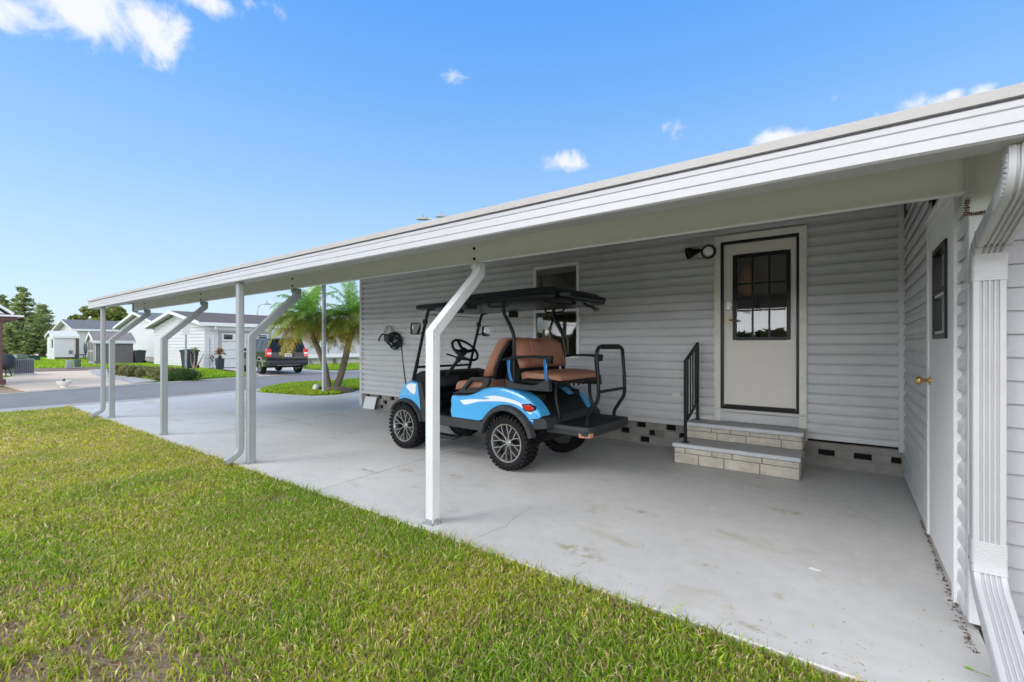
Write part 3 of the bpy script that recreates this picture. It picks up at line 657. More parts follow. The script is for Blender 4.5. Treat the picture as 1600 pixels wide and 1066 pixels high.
# fascia gutter: stepped profile in (y,z), extruded in x
def gutter_prof():
    y0 = YE-.03; f0 = zf0; T_ = zf1
    return [(y0+.012,f0),(y0,f0+.008),(y0,f0+.043),(y0+.0055,f0+.048),(y0,f0+.053),(y0,f0+.092),(y0+.0055,f0+.097),(y0,f0+.102),(y0-.002,f0+.122),(y0+.018,f0+.127),(y0+.018,f0+.133),(y0-.006,f0+.136),(y0-.008,T_-.004),(y0-.002,T_),(y0+.03,T_),(y0+.03,f0+.14),(y0+.13,f0+.12),(y0+.13,f0)]
joint = WY(337,440,YE)[0]
gp = gutter_prof()
gp_lo = gp[:11]+[(gp[0][0]+.118,zf0+.132),(gp[0][0]+.118,zf0)]
gp_hi = [(YE-.03-.006,zf0+.1362),(YE-.03-.008,zf1-.004),(YE-.032,zf1),(YE+.0,zf1),(YE+.0,zf0+.1362)]
for a, b in ((XA-.03, joint-.002),(joint+.002, XB)):
    MB().prism(gp_lo,'x',a,b).build('gutter','gutter_white',cp,off=Lc); MB().prism(gp_hi,'x',a,b).build('roof_edge','edge_grey',cp,off=Lc)
# left end rake of the roof
mb = MB(); mb.add([(XA-.035,YE+.1,zroof(YE+.1)-.05),(XA-.005,YE+.1,zroof(YE+.1)-.05),(XA-.005,y2,zroof(y2)-.05),(XA-.035,y2,zroof(y2)-.05),(XA-.035,YE+.1,zroof(YE+.1)+.09),(XA-.005,YE+.1,zroof(YE+.1)+.09),(XA-.005,y2,zroof(y2)+.09),(XA-.035,y2,zroof(y2)+.09)],[(0,1,2,3),(4,5,6,7),(0,1,5,4),(1,2,6,5),(2,3,7,6),(3,0,4,7)])
mb.build('rake_fascia','gutter_white',cp,off=Lc)
# beam
BXL = WY(209,478,YB)[0]
MB().box((BXL,YB,ZB0),(XS-.03,YB+.05,1.672*H)).build('beam','beam',cp,bevel=.004,off=Lc)
MB().box((BXL,YB-.012,ZB0-.0),(XS-.045,YB-.001,ZB0+.012)).build('beam_lip','beam',cp,off=Lc)
MB().box((XS-.045,YB-.02,ZB0-.02),(XS-.02,YB+.05,1.67*H)).build('beam_end_plate','gutter_white',cp,bevel=.003,off=Lc)
MB().box((XA+.06,7.0,2.985),(XL-.03,7.06,3.09)).build('beam','gutter_white',cp,bevel=.004,off=Lc)
# bent posts
PX = [-1.889*H, -4.09*H, -6.18*H, -8.22*H]
def post(x, m):
    w = .076; y0 = 1.785*H; y1 = y0+w; zb = 1.085*H; n_ = (0,0)
    # centreline bend; build two prisms sharing mitre
    dy = (YB-.0)-y0; ztop = ZB0-.055
    # direction from (y0,zb) up to (YB+.02, ztop)
    ya, za = y0, zb; yb_, zb_ = YB+.005, ztop-.02
    L = math.hypot(yb_-ya, zb_-za); ty, tz = (yb_-ya)/L, (zb_-za)/L; ny, nz = tz, -ty     # right normal (towards house, down)
    # inner line offset w
    # mitre: vertical line y=y1 meets offset line
    # point on offset line: (ya+ny*w, za+nz*w)+s*(ty,tz); y=y1
    s_ = (y1-(ya+ny*w))/ty; im = (y1, za+nz*w+s_*tz)
    # top mitre: outer reaches yb_; then vertical stub to beam
    s2 = (yb_+w-(ya+ny*w))/ty; it = (yb_+w, za+nz*w+s2*tz)
    pts = [(y0,.004),(y1,.004),im,it,(yb_+w,ZB0-.002),(yb_,ZB0-.002),(yb_,zb_),(ya,za)]
    mb = MB(); mb.prism(pts,'x',x-.038,x+.038); o = mb.build('post',m,cp,bevel=.004,off=Lc)
    # weld seam line + base bracket + bolts
    b2 = MB(); b2.box((x-.055,y0-.022,.0015),(x+.055,y0-.001,.006)); b2.box((x+.0385,y0+.012,.0015),(x+.065,y0+.064,.006)); b2.box((x-.03,y0-.005,.006),(x+.03,y0-.001,.035)); b2.box((x+.0385,y0+.012,.006),(x+.0425,y0+.064,.035))
    br = b2.build('base_bracket','galv',o,off=Lc)
    b3 = MB()
    for q in (-.015,.015): b3.lathe([(0,-.010),(.006,-.010),(.008,0)],(x+q,y0-.0055,.022),'y',8)
    for q in (.025,.05): b3.lathe([(0,.008),(.007,.008),(.008,0)],(x+.051,y0+q,.006),'z',8)
    b3.build('bolt','galv',br,off=Lc)
    # rivets at the mitre
    b4 = MB()
    for (yy,zz) in [(y0+.02,zb-.05),(y0+.05,zb-.03),(y0+.03,zb-.012),(y0+.055,zb+.02),(y0+.04,zb+.045),(y0+.075,zb+.05)]:
        b4.lathe([(0,.003),(.004,.003),(.005,0)],(x+.0385,yy,zz),'x',8)
    for (yy,zz) in [(yb_+.02,zb_+.0),(yb_+.05,zb_+.01),(yb_+.03,zb_+.03)]: b4.lathe([(0,.003),(.004,.003),(.005,0)],(x+.0385,yy,zz),'x',8)
    b4.build('rivet','galv',o,off=Lc)
    MB().box((x-.040,YB-.006,ZB0-.052),(x+.012,YB+.004,ZB0-.001)).build('saddle_plate',m,o,bevel=.002,off=Lc)
    b5 = MB()
    for zz in (ZB0+.030, ZB0+.115): b5.lathe([(0,-.012),(.009,-.012),(.0095,-.004),(.013,-.004),(.013,0)],(x-.012,YB-.0005,zz),'y',12)
    b5.build('beam_bolt','black_metal',o,smooth=40,off=Lc)
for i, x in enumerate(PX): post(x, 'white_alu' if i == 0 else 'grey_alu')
# straight white porch post at the far corner
px_, py_ = G(503,615.5)[:2]
MB().box((px_-.04,6.99,.004),(px_+.04,7.07,2.984)).build('porch_post','gutter_white',cp,bevel=.004,off=Lc)
MB().box((px_-.055,6.975,.0),(px_+.055,7.085,.012)).build('base_bracket','galv',cp,off=Lc)
# downspouts ---------------------------------------------------
def spout(path, wx, dp, m, name, label=None, ribs=True, seglines=()):
    """rect pipe: path of (x,y,z); width along x = wx, depth in the y-z plane = dp"""
    P = [Vector(p) for p in path]; K = len(P); secs = []
    for i, p in enumerate(P):
        if i == 0: d = P[1]-P[0]
        elif i == K-1: d = P[-1]-P[-2]
        else: d = (P[i+1]-P[i]).normalized()+(P[i]-P[i-1]).normalized()
        d.normalize(); n = Vector((0, d.z, -d.y)); n = n if n.y < 0 or abs(n.y) < 1e-3 else -n    # outward (towards -y)
        k = 1.0
        if 0 < i < K-1: k = 1/max(.6, (P[i+1]-P[i]).normalized().dot(d))
        n = n*k
        sec = []
        # front face with ribs, corner rounded
        xs = [-.5,-.46]
        prof = [(-.5,-.38),(-.47,-.47),(-.40,-.5)]
        if ribs:
            for c_ in (-.24,-.08,.08,.24): prof += [(c_-.055,-.5),(c_-.03,-.40),(c_+.03,-.40),(c_+.055,-.5)]
        prof += [(.40,-.5),(.47,-.47),(.5,-.38),(.5,.4),(.45,.5),(-.45,.5),(-.5,.4)]
        for (u, v) in prof: sec.append(p + Vector((u*wx,0,0)) - n*(v*dp))
        secs.append(sec)
    mb = MB(); mb.rectsweep(secs); o = mb.build(name, m, cp, smooth=22, off=Lc)
    if label: o['label'] = label
    return o
def bend(path, idx_r, k=5):
    """round polyline corners, radius r"""
    P = [Vector(p) for p in path]; out = [P[0]]
    for i in range(1, len(P)-1):
        a = (P[i-1]-P[i]); b = (P[i+1]-P[i]); r = min(idx_r, a.length*.48, b.length*.48); a = P[i]+a.normalized()*r; b = P[i]+b.normalized()*r
        for j in range(k+1):
            t = j/k; out.append((1-t)**2*a + 2*t*(1-t)*P[i] + t*t*b)
    out.append(P[-1]); return out
xd = .382*H
yo = YE+.075
big = bend([(xd,yo,zf0+.02),(xd,yo,1.90),(xd,YS-.075,1.755),(xd,YS-.075,.27),(xd,YS-.56,.05)], .11, 10)
def crimp(path, za, zb_, amp=.0035):    # corrugated elbows: wobble outward between path samples
    return path
bo = spout(big, .108, .080, 'gutter_white', 'downspout', 'large ribbed white downspout at the storage room corner')
# crimped elbow sleeves (pleats)
def pleats(pts, wx, dp, n, name='elbow', front=True):
    mb = MB(); P = [Vector(p) for p in pts]
    for i in range(len(P)-1):
        a, b = P[i], P[i+1]; d = (b-a).normalized(); nn = Vector((0,d.z,-d.y)); nn = nn if nn.y < 0 else -nn
        secs = []
        for t, s in ((0,1.0),(.25,1.012),(.5,1.02),(.75,1.012),(1,1.0)):
            c = a+(b-a)*t
            secs.append([c+Vector((u*wx*s,0,0))-nn*(v*dp*s) for (u,v) in (((-.505,-.40),(-.47,-.49),(-.40,-.51),(.40,-.51),(.47,-.49),(.505,-.40),(.5,.4),(.45,.51),(-.45,.51),(-.5,.4)) if front else ((-.515,-.34),(-.48,-.40),(-.40,-.36),(.40,-.36),(.48,-.40),(.515,-.34),(.51,.42),(.45,.54),(-.45,.54),(-.51,.42)))])
        mb.rectsweep(secs)
    return mb.build(name,'gutter_white',bo,smooth=60,off=Lc)
def samp(path, s0, s1, n):
    P = [Vector(p) for p in path]; L = [0]
    for i in range(1,len(P)): L.append(L[-1]+(P[i]-P[i-1]).length)
    out = []
    for k in range(n+1):
        s = s0+(s1-s0)*k/n
        for i in range(1,len(P)):
            if L[i] >= s: t = (s-L[i-1])/(L[i]-L[i-1]); out.append(P[i-1]+(P[i]-P[i-1])*t); break
    return out
Ltot = sum((Vector(big[i])-Vector(big[i-1])).length for i in range(1,len(big)))
pleats(samp(big,.05,.28,16),.112,.084,12,front=False); 
pleats(samp(big,Ltot*1.0-.60-.09,Ltot-.60+.06,14),.111,.083,9)
# find wall elbow arc length: distance where path reaches y~YS-.075 near z 1.75
acc = 0; se = .9
for i in range(1,len(big)):
    acc += (Vector(big[i])-Vector(big[i-1])).length
    if big[i][1] > YS-.078: se = acc; break
pleats(samp(big,se-.09,se+.06,14),.111,.083,9)
for s_ in (se-.165, se-.095):
    p_ = samp(big,s_,s_+.0035,1); 
    mb = MB(); a, b = p_; d = (b-a).normalized(); nn = Vector((0,d.z,-d.y)); nn = nn if nn.y<0 else -nn
    mb.rectsweep([[c+Vector((u*.1105,0,0))-nn*(v*.0818) for (u,v) in ((-.5,-.5),(.5,-.5),(.5,.5),(-.5,.5))] for c in (a,b)]); mb.build('seam','mortar',bo,off=Lc)
MB().box((xd-.0565,YS-.1180,.345),(xd+.0565,YS-.034,.352)).build('seam','mortar',bo,off=Lc)
# mid downspout beside the second post
x2 = WY(372,600,YE+.03)[0]
s2 = spout(bend([(x2,YE+.05,zf0+.01),(x2,YE+.05,.12),(x2,YE-.10,.035)], .07, 6), .075, .062, 'grey_alu','downspout','straight grey downspout with kicked out foot beside a carport post', ribs=False)
# far left downspout: outlet, slanted run to the last post, then down it
x3 = WY(161,560,YE+.05)[0]; yp = 1.785*H+.035
s3 = spout(bend([(x3,YE+.05,zf0+.01),(x3,YE+.05,.12),(x3,YE-.12,.035)], .07, 6), .075, .062, 'grey_alu','downspout','straight grey downspout beside the farthest post', ribs=False)
MB().box((BXL-.03,YB-.02,ZB0-.02),(BXL-.001,YB+.07,1.672*H)).build('beam_end_plate','gutter_white',cp,off=Lc)
# ================================================================== STEPS
Lt = (-.98,YW-.38,0)
st = thing('entry_steps','two cream brick entry steps with grey treads below the cream door','steps',Lt)
sx0, sx1 = -1.58, -.375
def bricks(y, z0, z1, x0, x1, mbb, seed, split):
    r = random.Random(seed); z = z0
    for row, hh in enumerate(split):
        x = x0; 
        while x < x1-.01:
            w = r.choice([.12,.2,.24,.28]) if hh < .07 else r.choice([.26,.3,.34]); e = min(x+w, x1)
            if x1-e < .07: e = x1
            mbb.box((x+.004,y-.004-.004*r.random(),z+.004),(e-.004,y+.04,z+hh-.004)); x = e
        z += hh
h1, h2 = .175, .362      # block tops beneath the treads
yF, yM = 5.255, 5.64
bk = MB(); mo = MB()
bricks(yF,0.0,h1,sx0,sx1,bk,3,(.115,.06)); bricks(yM,.222,h2,sx0+.03,sx1,bk,5,(.09,.05))
mo.box((sx0+.006,yF+.006,0),(sx1-.006,YW+.0,h1)); mo.box((sx0+.036,yM+.006,.222),(sx1-.006,YW,h2))
for (y0_,y1_,z0_,z1_) in ((yF+.045,YW,0,.115),(yF+.045,YW,.115,h1),(yM+.045,YW,.222,.312),(yM+.045,YW,.312,h2)):
    y = y0_
    while y < y1_-.02:
        e = min(y+.27,y1_); bk.box((sx1-.02,y+.004,z0_+.004),(sx1+.003,e-.004,z1_-.004)); y = e
bk.build('brickwork','brick_cream',st,bevel=.004,off=Lt); mo.build('mortar','mortar',st,off=Lt)
for (x0,x1,y0_,y1_,z) in ((sx0-.02,sx1+.012,yF-.02,yM+.03,h1),(sx0+.01,sx1+.012,yM-.03,YW-.03,h2)):
    tr = MB().box((x0,y0_+.03,z+.001),(x1,y1_,z+.045)).build('tread','tread',st,bevel=.004,off=Lt)
    MB().box((x0,y0_,z+.001),(x1,y0_+.0295,z+.0455)).build('tread_nosing','tread_nose',tr,bevel=.012,seg=3,off=Lt)
# handrail
Lr = (-1.49,5.34,.22)
hr = thing('handrail','short black metal handrail on the left of the brick steps','handrail',Lr)
fx, fy, bxx, by_ = -1.482, 5.34, -1.492, 5.90
mb = MB(); r_ = .0155
mb.box((fx-r_,fy-r_,.222),(fx+r_,fy+r_,1.135)); mb.box((bxx-r_,by_-r_,.409),(bxx+r_,by_+r_,1.355)); po = mb.build('rail_post','rail_black',hr,bevel=.002,off=Lr)
mb = MB(); mb.box((fx-.035,fy-.035,.2205),(fx+.035,fy+.035,.2265)); mb.box((bxx-.035,by_-.035,.4085),(bxx+.035,by_+.035,.4145)); mb.build('foot_plate','rail_black',hr,off=Lr)
def bar(a, b, w, h_):
    a = Vector(a); b = Vector(b); mbx = MB(); mbx.rectsweep([[p+Vector((-w,0,-h_)),p+Vector((w,0,-h_)),p+Vector((w,0,h_)),p+Vector((-w,0,h_))] for p in (a,b)]); return mbx
sl = lambda t, z0, z1: (fx+(bxx-fx)*t, fy+(by_-fy)*t, z0+(z1-z0)*t)
bar(sl(-.03,1.135,1.34), sl(1.03,1.135,1.34), .018, .014).build('top_rail','rail_black',hr,bevel=.003,off=Lr)
bar(sl(0,.44,.62), sl(1,.44,.62), .010, .014).build('bottom_rail','rail_black',hr,off=Lr)
for t in (.2,.4,.6,.8):
    p = sl(t,.44,.62); q = sl(t,1.135,1.34); MB().box((p[0]-.007,p[1]-.007,p[2]),(p[0]+.007,p[1]+.007,q[2])).build('baluster','rail_black',hr,off=Lr)
# ================================================================== CHARGING CABLE REEL on the wall
c0 = WY(615,524,YW-.04); Lk = tuple(c0)
ck = thing('coiled_cable','dark green cable coiled on a wall hanger, hanging down towards the cart nose','cable',Lk)
mb = MB(); rr_ = random.Random(4)
for k in range(11):
    pts = []; a_ = .14+.02*rr_.random(); b_ = .105+.03*rr_.random(); dz = -.05-.035*(k%4); dxk = .10*rr_.random()
    for i in range(25):
        t = 2*PI*i/24; pts.append((c0[0]+dxk+.02*(k%3)+a_*math.cos(t), YW-.03-.010*k-.01*math.sin(t), c0[2]+dz+b_*math.sin(t)))
    mb.tube(pts,.011,6,caps=False)
mb.build('cable_coil','cable',ck,smooth=60,off=Lk)
for w_ in (0,1):
    pts = [(c0[0]-.11+.2*math.cos(t_)*.62, YW-.05-.04*w_, c0[2]+.02+.17*math.sin(t_)) for t_ in np.linspace(-.2, PI+.2, 14)]
    MB().tube(pts,.008,6).build('hanger_hoop','rope',ck,smooth=60,off=Lk)
MB().box((c0[0]-.16,YW-.17,c0[2]-.13),(c0[0]+.0,YW-.03,c0[2]-.0)).build('plug_box','grey_plastic',ck,bevel=.03,seg=3,off=Lk)
MB().tube(smoothpath([(c0[0]-.12,YW-.12,c0[2]+.0),(c0[0]-.22,YW-.14,c0[2]+.02),(c0[0]-.30,YW-.14,c0[2]-.04),(c0[0]-.34,YW-.14,c0[2]-.09),(c0[0]-.32,YW-.14,c0[2]-.11)],5),.015,8).build('plug','black_plastic',ck,smooth=60,off=Lk)
e0 = WY(627,530,YW-.06); e1 = WY(629,560,5.6); e2 = WY(634,600,5.0)
MB().tube(smoothpath([(c0[0]+.20,YW-.08,c0[2]-.04),(e0[0],YW-.06,e0[2]-.1),e1,e2],6),.011,8).build('hanging_cable','cable',ck,smooth=60,off=Lk)
# leaning white panel
a = WY(571,622,YW-.04); b = WY(585,641,YW-.10)
mb = MB(); mb.add([(a[0],YW-.10,.004),(b[0],YW-.10,.004),(b[0]-.01,YW-.025,.245),(a[0]+.0,YW-.025,.245),(a[0],YW-.115,.004),(b[0],YW-.115,.004),(b[0]-.01,YW-.04,.245),(a[0],YW-.04,.245)],[(0,1,2,3),(4,5,6,7),(0,1,5,4),(1,2,6,5),(2,3,7,6),(3,0,4,7)])
tag(mb.build('leaning_panel','white_plastic',bevel=.003),'small white panel leaning on the block skirting at the far corner of the home','panel')
# small litter on the slab
p = G(1273,890); tag(MB().prism([(p[0]-.03,p[1]-.005),(p[0]+.02,p[1]-.015),(p[0]+.035,p[1]+.004),(p[0]-.02,p[1]+.014)],'z',.001,.003).build('paper_scrap','paper'),'tiny white paper scrap on the slab','scrap')
p = G(1514,1045,.005)
mb = MB().add([(p[0]-.02,p[1]+.004,.006),(p[0]-.005,p[1]-.009,.012),(p[0]+.022,p[1]-.006,.006),(p[0]+.002,p[1]+.010,.012)],[(0,1,2,3)]); mb.tube([(p[0]+.02,p[1]-.006,.006),(p[0]+.06,p[1]-.008,.004)],.0012,5)
tag(mb.build('fallen_leaf','leaf'),'small green leaf lying on the slab near the big downspout','leaf')
# ================================================================== GOLF CART   local: x forward, y towards the lawn, z up
A_ = R(2)
cart = thing('golf_cart','blue four seat golf cart with tan seats and black roof parked under the carport','golf cart',(-2.88,4.45,0),PI-A_)
WR = .29
def make_wheel(x, y, side):
    """side +1 = outer face towards +y"""
    w = .105
    prof = [(.200,-w*.9),(.235,-w*1.0),(.258,-w*.96),(.268,-w*.8),(.272,-w*.4),(.272,w*.4),(.268,w*.8),(.258,w*.96),(.235,w*1.0),(.200,w*.9),(.190,w*.5),(.190,-w*.5)]
    cy = y; mb = MB().lathe(prof,(x,cy,WR),'y',56,closed=True)
    r2 = random.Random(3)
    nl = 34
    for k in range(nl):      # tread blocks: two centre rows, staggered shoulder lugs
        for row, (ya, yb, off) in enumerate(((-.030,-.004,0),(.004,.032,.5),(-.072,-.036,.25),(.037,.072,.75),(-.108,-.078,.5),(.078,.108,0))):
            t = 2*PI*(k+off)/nl; dt = 2*PI/nl*(.33 if abs(row-2.5)<2 else (.36 if k%2 else .26)); r0 = .270; r1 = WR+(.0 if row < 4 else -.006)
            vs = []
            for rr, sh in ((r0-.004,1.0),(r1+.004,.8)):
                for (tt, yy) in ((t-dt*sh,ya),(t+dt*sh,ya+.004),(t+dt*sh,yb),(t-dt*sh,yb-.004)):
                    skew = .10*(1 if row%2 else -1)*(yy-ya)*8
                    vs.append((x+rr*math.cos(tt+skew), cy+yy, WR+rr*math.sin(tt+skew)))
            mb.add(vs,[(0,3,2,1),(4,5,6,7),(0,1,5,4),(1,2,6,5),(2,3,7,6),(3,0,4,7)])
    for k in range(nl):      # side wall lugs
        t = 2*PI*(k+.2)/nl; L_ = .262 if k%2 else .252
        for s_ in (-1,1):
            vs = []
            for (rr, dy) in ((L_-.012,.103),(.282,.098)):
                for tt in (t-.045,t+.045):
                    vs += [(x+rr*math.cos(tt),cy+s_*dy,WR+rr*math.sin(tt)),(x+rr*math.cos(tt),cy+s_*(dy+.008),WR+rr*math.sin(tt))]
            mb.add(vs,[(0,1,3,2),(4,5,7,6),(0,1,5,4),(2,3,7,6),(1,3,7,5),(0,2,6,4)])
    wh = MB().lathe([(.0,-.05*side),(.19,-.05*side),(.19,.06*side),(.175,.0),(0,.0)],(x,cy,WR),'y',40).build('wheel','rim_dark',cart,smooth=40)
    mb.build('tyre','rubber',wh,smooth=30)
    f = side; rm = MB().lathe([(.188,.04*f),(.205,.088*f),(.203,.098*f),(.190,.098*f),(.181,.080*f),(.176,.03*f),(.182,.02*f)],(x,cy,WR),'y',56,closed=True)
    yo_, yi_ = cy+.082*f, cy+.060*f
    def spoke(t0, r0, t1, r1, w0, w1, ya, yb):
        a = Vector((math.cos(t0)*r0,0,math.sin(t0)*r0)); b = Vector((math.cos(t1)*r1,0,math.sin(t1)*r1)); d = (b-a).normalized(); n = Vector((-d.z,0,d.x))
        c0 = Vector((x,0,WR)); vs = []
        for p, w_, yy in ((a,w0,ya),(b,w1,yb)):
            for s_, dy in ((-1,0),(-.6,.010*f),(.6,.010*f),(1,0)):
                q = c0+p+n*w_*s_; vs.append((q.x, yy+dy, q.z))
            q = c0+p+n*w_; q2 = c0+p-n*w_; vs += [(q.x,yy-.016*f,q.z),(q2.x,yy-.016*f,q2.z)]
        rm.add(vs,[(0,1,7,6),(1,2,8,7),(2,3,9,8),(3,4,10,9),(4,5,11,10),(5,0,6,11),(0,1,2,3,4,5),(6,7,8,9,10,11)])
    for k in range(8):
        t = 2*PI*k/8+.2; dt = 2*PI/8
        spoke(t,.03,t,.100,.010,.010,cy+.058*f,cy+.068*f); spoke(t,.090,t-dt*.25,.184,.0075,.009,cy+.068*f,cy+.080*f); spoke(t,.090,t+dt*.25,.184,.0075,.009,cy+.068*f,cy+.080*f)
    rm.lathe([(0,.072*f),(.028,.072*f),(.040,.062*f),(.046,.040*f),(0,.040*f)],(x,cy,WR),'y',24)
    rm.build('rim','gunmetal',wh,smooth=30)
    lug = MB()
    for k in range(5):
        t = 2*PI*k/5; lug.lathe([(0,.070*f),(.006,.070*f),(.007,.05*f)],(x+.052*math.cos(t),cy,WR+.052*math.sin(t)),'y',6)
    lug.build('wheel_nut','steel',wh)
    return wh
for x in (0, 1.70):
    for s_ in (1,-1): make_wheel(x, .515*s_, s_)
def P2(pts, k=5, closed=False): return [(q[0],q[2]) for q in smoothpath([(p[0],0,p[1]) for p in pts],k)]
def shell(outer, ya, yb, mb, n_in=None, inset=.05, rnd=.05):
    """prism between y=ya and y=yb whose top/outer edge is rounded by inset steps towards ya (outer side)"""
    cx = sum(p[0] for p in outer)/len(outer); cz = sum(p[1] for p in outer)/len(outer); n = len(outer); secs = []
    for t in (0,.3,.7,1.0):      # from outer face inwards
        ang = t*PI/2; ins = inset*(1-math.sin(ang)); y = ya+(yb-ya)*.35*(1-math.cos(ang))
        secs.append([(cx+(p[0]-cx)*(1-ins/max(.12,math.hypot(p[0]-cx,p[1]-cz))), y, cz+(p[1]-cz)*(1-ins/max(.12,math.hypot(p[0]-cx,p[1]-cz)))) for p in outer])
    secs.append([(p[0], yb, p[1]) for p in outer])
    mb.rectsweep(secs); return mb
# rear quarter panels with wheel arch
arch = [(.0+.335*math.cos(t), .335+.335*math.sin(t)) for t in np.linspace(R(38), R(150), 14)]
top = P2([(.84,.742),(.70,.748),(.56,.765),(.44,.805),(.33,.85),(.18,.875),(.03,.872),(-.12,.84),(-.26,.785),(-.35,.715),(-.405,.655),(-.435,.61)],4)
quarter = top + [(-.40,.585),(-.31,.57)] + arch[::-1] + [(.40,.487),(.832,.487),(.85,.56),(.835,.66)]
for s_ in (1,-1):
    mb = MB(); mb2 = []
    n = len(quarter); secs = []
    for (y, ins) in ((.585,.022),(.592,.0),(.575,-.0),(.54,-.012),(.42,-.02)):
        sec = []
        for (u, z) in quarter:
            zz = z
            if z > .60 and not (abs(u) < .34 and z < .68): zz = z-(.0 if y > .585 else 0)+{.585:-.030,.592:-.055,.575:-.010,.54:.0,.42:.004}[y]*min(1,(z-.60)/.1)
            sec.append((u, y*s_, zz))
        secs.append(sec)
    secs = [secs[1],secs[0],secs[2],secs[3],secs[4]]
    mb.rectsweep(secs)
    q = mb.build('quarter_panel','blue_paint',cart,smooth=42)
    # white swoosh painted on the panel, slightly proud
    if s_ == 1:
        sw = [(.69,.690),(.63,.645),(.50,.672),(.392,.700),(.26,.722),(.159,.730),(.0,.722),(-.12,.700),(-.22,.662),(-.30,.618),(-.33,.612),(-.30,.66),(-.22,.712),(-.12,.750),(.0,.770),(.12,.783),(.20,.780),(.30,.765),(.40,.735),(.30,.745),(.18,.748),(.30,.722),(.50,.712)]
        sw = [(.69,.690),(.63,.645),(.50,.672),(.392,.698),(.20,.715),(.04,.722),(-.12,.706),(-.22,.668),(-.30,.622),(-.325,.632),(-.25,.690),(-.15,.735),(-.03,.760),(.10,.776),(.20,.776),(.33,.752),(.24,.745),(.30,.728),(.42,.722),(.55,.712)]
        MB().prism(P2(sw,3),'y',.5935,.5955).build('swoosh','white_paint',q)
        MB().prism(P2([(.30,.800),(.18,.822),(.04,.824),(-.10,.800),(-.02,.808),(.10,.812),(.20,.806)],3),'y',.5855,.5885).build('swoosh','white_paint',q)
    # flare
    fl_ = MB(); secs = []
    for t in np.linspace(R(8), R(168), 26):
        c_, n_ = math.cos(t), math.sin(t); cc = (0,.335)
        sec = []
        for (r_, y) in ((.318,.56),(.318,.645),(.330,.652),(.362,.645),(.378,.61),(.380,.585),(.36,.56)):
            sec.append((cc[0]+r_*c_, y*s_, cc[1]-.02+r_*n_))
        secs.append(sec)
    fl_.rectsweep(secs); fe = fl_.build('fender_flare','grey_plastic',cart,smooth=40)
    b_ = MB()
    for t in (R(30),R(62),R(95),R(125),R(150)): b_.lathe([(0,.008*s_),(.006,.006*s_),(.008,0)],(.350*math.cos(t),.648*s_,.315+.350*math.sin(t)),'y',8)
    b_.build('rivet','black_plastic',fe)
    # inner wheel well
    MB().box((-.30,.30*s_,.45),(.36,.40*s_,.80)).build('wheel_well','dark',cart)
    # tail light
    tl = [(-.190,.712),(-.300,.728),(-.362,.700),(-.372,.668),(-.300,.640),(-.225,.650)]
    MB().prism(tl,'y',.560*s_,.599*s_).build('tail_light_bezel','black_plastic',cart,bevel=.006)
    tb = MB(); tb.prism([(-.204,.703),(-.298,.716),(-.348,.693),(-.356,.672),(-.298,.652),(-.235,.660)],'y',.575*s_,.606*s_); t1 = tb.build('tail_light','red_lens',cart,bevel=.005)
    b_ = MB()
    for u in (-.24,-.275,-.31): b_.box((u,.6062*s_,.668),(u-.004,.608*s_,.706))
    b_.build('light_rib','black_plastic',t1)
    # rocker panel
    mb = MB(); mb.prism([(.30,.43),(.345,.484),(1.24,.484),(1.30,.42),(1.26,.365),(.34,.372)],'y',.50*s_,.600*s_); rk = mb.build('rocker_panel','grey_plastic',cart,bevel=.010)
    MB().box((.852,.6012*s_,.372),(.856,.6020*s_,.480)).build('panel_gap','dark',rk)
    # side step
    MB().tube(smoothpath([(.66,.42*s_,.32),(.72,.62*s_,.262),(.80,.66*s_,.25),(1.15,.66*s_,.25),(1.22,.62*s_,.262),(1.28,.42*s_,.32)],5),.015,8).build('side_step','black_metal',cart,smooth=60)
    MB().box((.78,.55*s_,.262),(1.18,.64*s_,.270)).build('step_plate','black_plastic',cart)
# rear body centre
mb = MB(); mb.prism([(.10,.45),(.10,.86),(-.10,.86),(-.30,.74),(-.40,.60),(-.42,.45)],'y',-.42,.42); mb.build('rear_body','black_plastic',cart,bevel=.02,seg=3)
MB().prism([(-.02,.868),(-.14,.845),(-.30,.768),(-.28,.75),(-.02,.83)],'y',-.419,-.20).build('rear_deck','blue_paint',cart,bevel=.006)
mb = MB(); mb.prism([(-.22,.562),(-.30,.600),(-.46,.590),(-.50,.55),(-.50,.49),(-.34,.46)],'y',-.56,.585); bp_ = mb.build('rear_bumper','grey_plastic',cart,bevel=.015,seg=3)
MB().box((-.345,.5875,.520),(-.30,.590,.565)).build('reflector','blue_lens',bp_); MB().box((-.335,.5902,.552),(-.315,.5912,.562)).build('reflector','white_lens',bp_)
# chassis, axles, springs
mb = MB(); mb.box((-.30,-.22,.30),(1.85,.22,.42)); mb.box((-.05,-.45,.26),(.05,.45,.33)); mb.box((1.66,-.45,.27),(1.74,.45,.31)); mb.box((-.62,-.16,.40),(-.30,.16,.46))
mb.lathe([(0,-.12),(.09,-.12),(.11,-.05),(.11,.05),(.09,.12),(0,.12)],(0,0,.30),'y',20); mb.build('chassis','dark',cart,bevel=.01)
for s_ in (1,-1): MB().tube(smoothpath([(-.32,.36*s_,.42),(-.15,.36*s_,.35),(0,.36*s_,.33),(.15,.36*s_,.36),(.34,.36*s_,.44)],4),.018,6).build('leaf_spring','dark',cart)
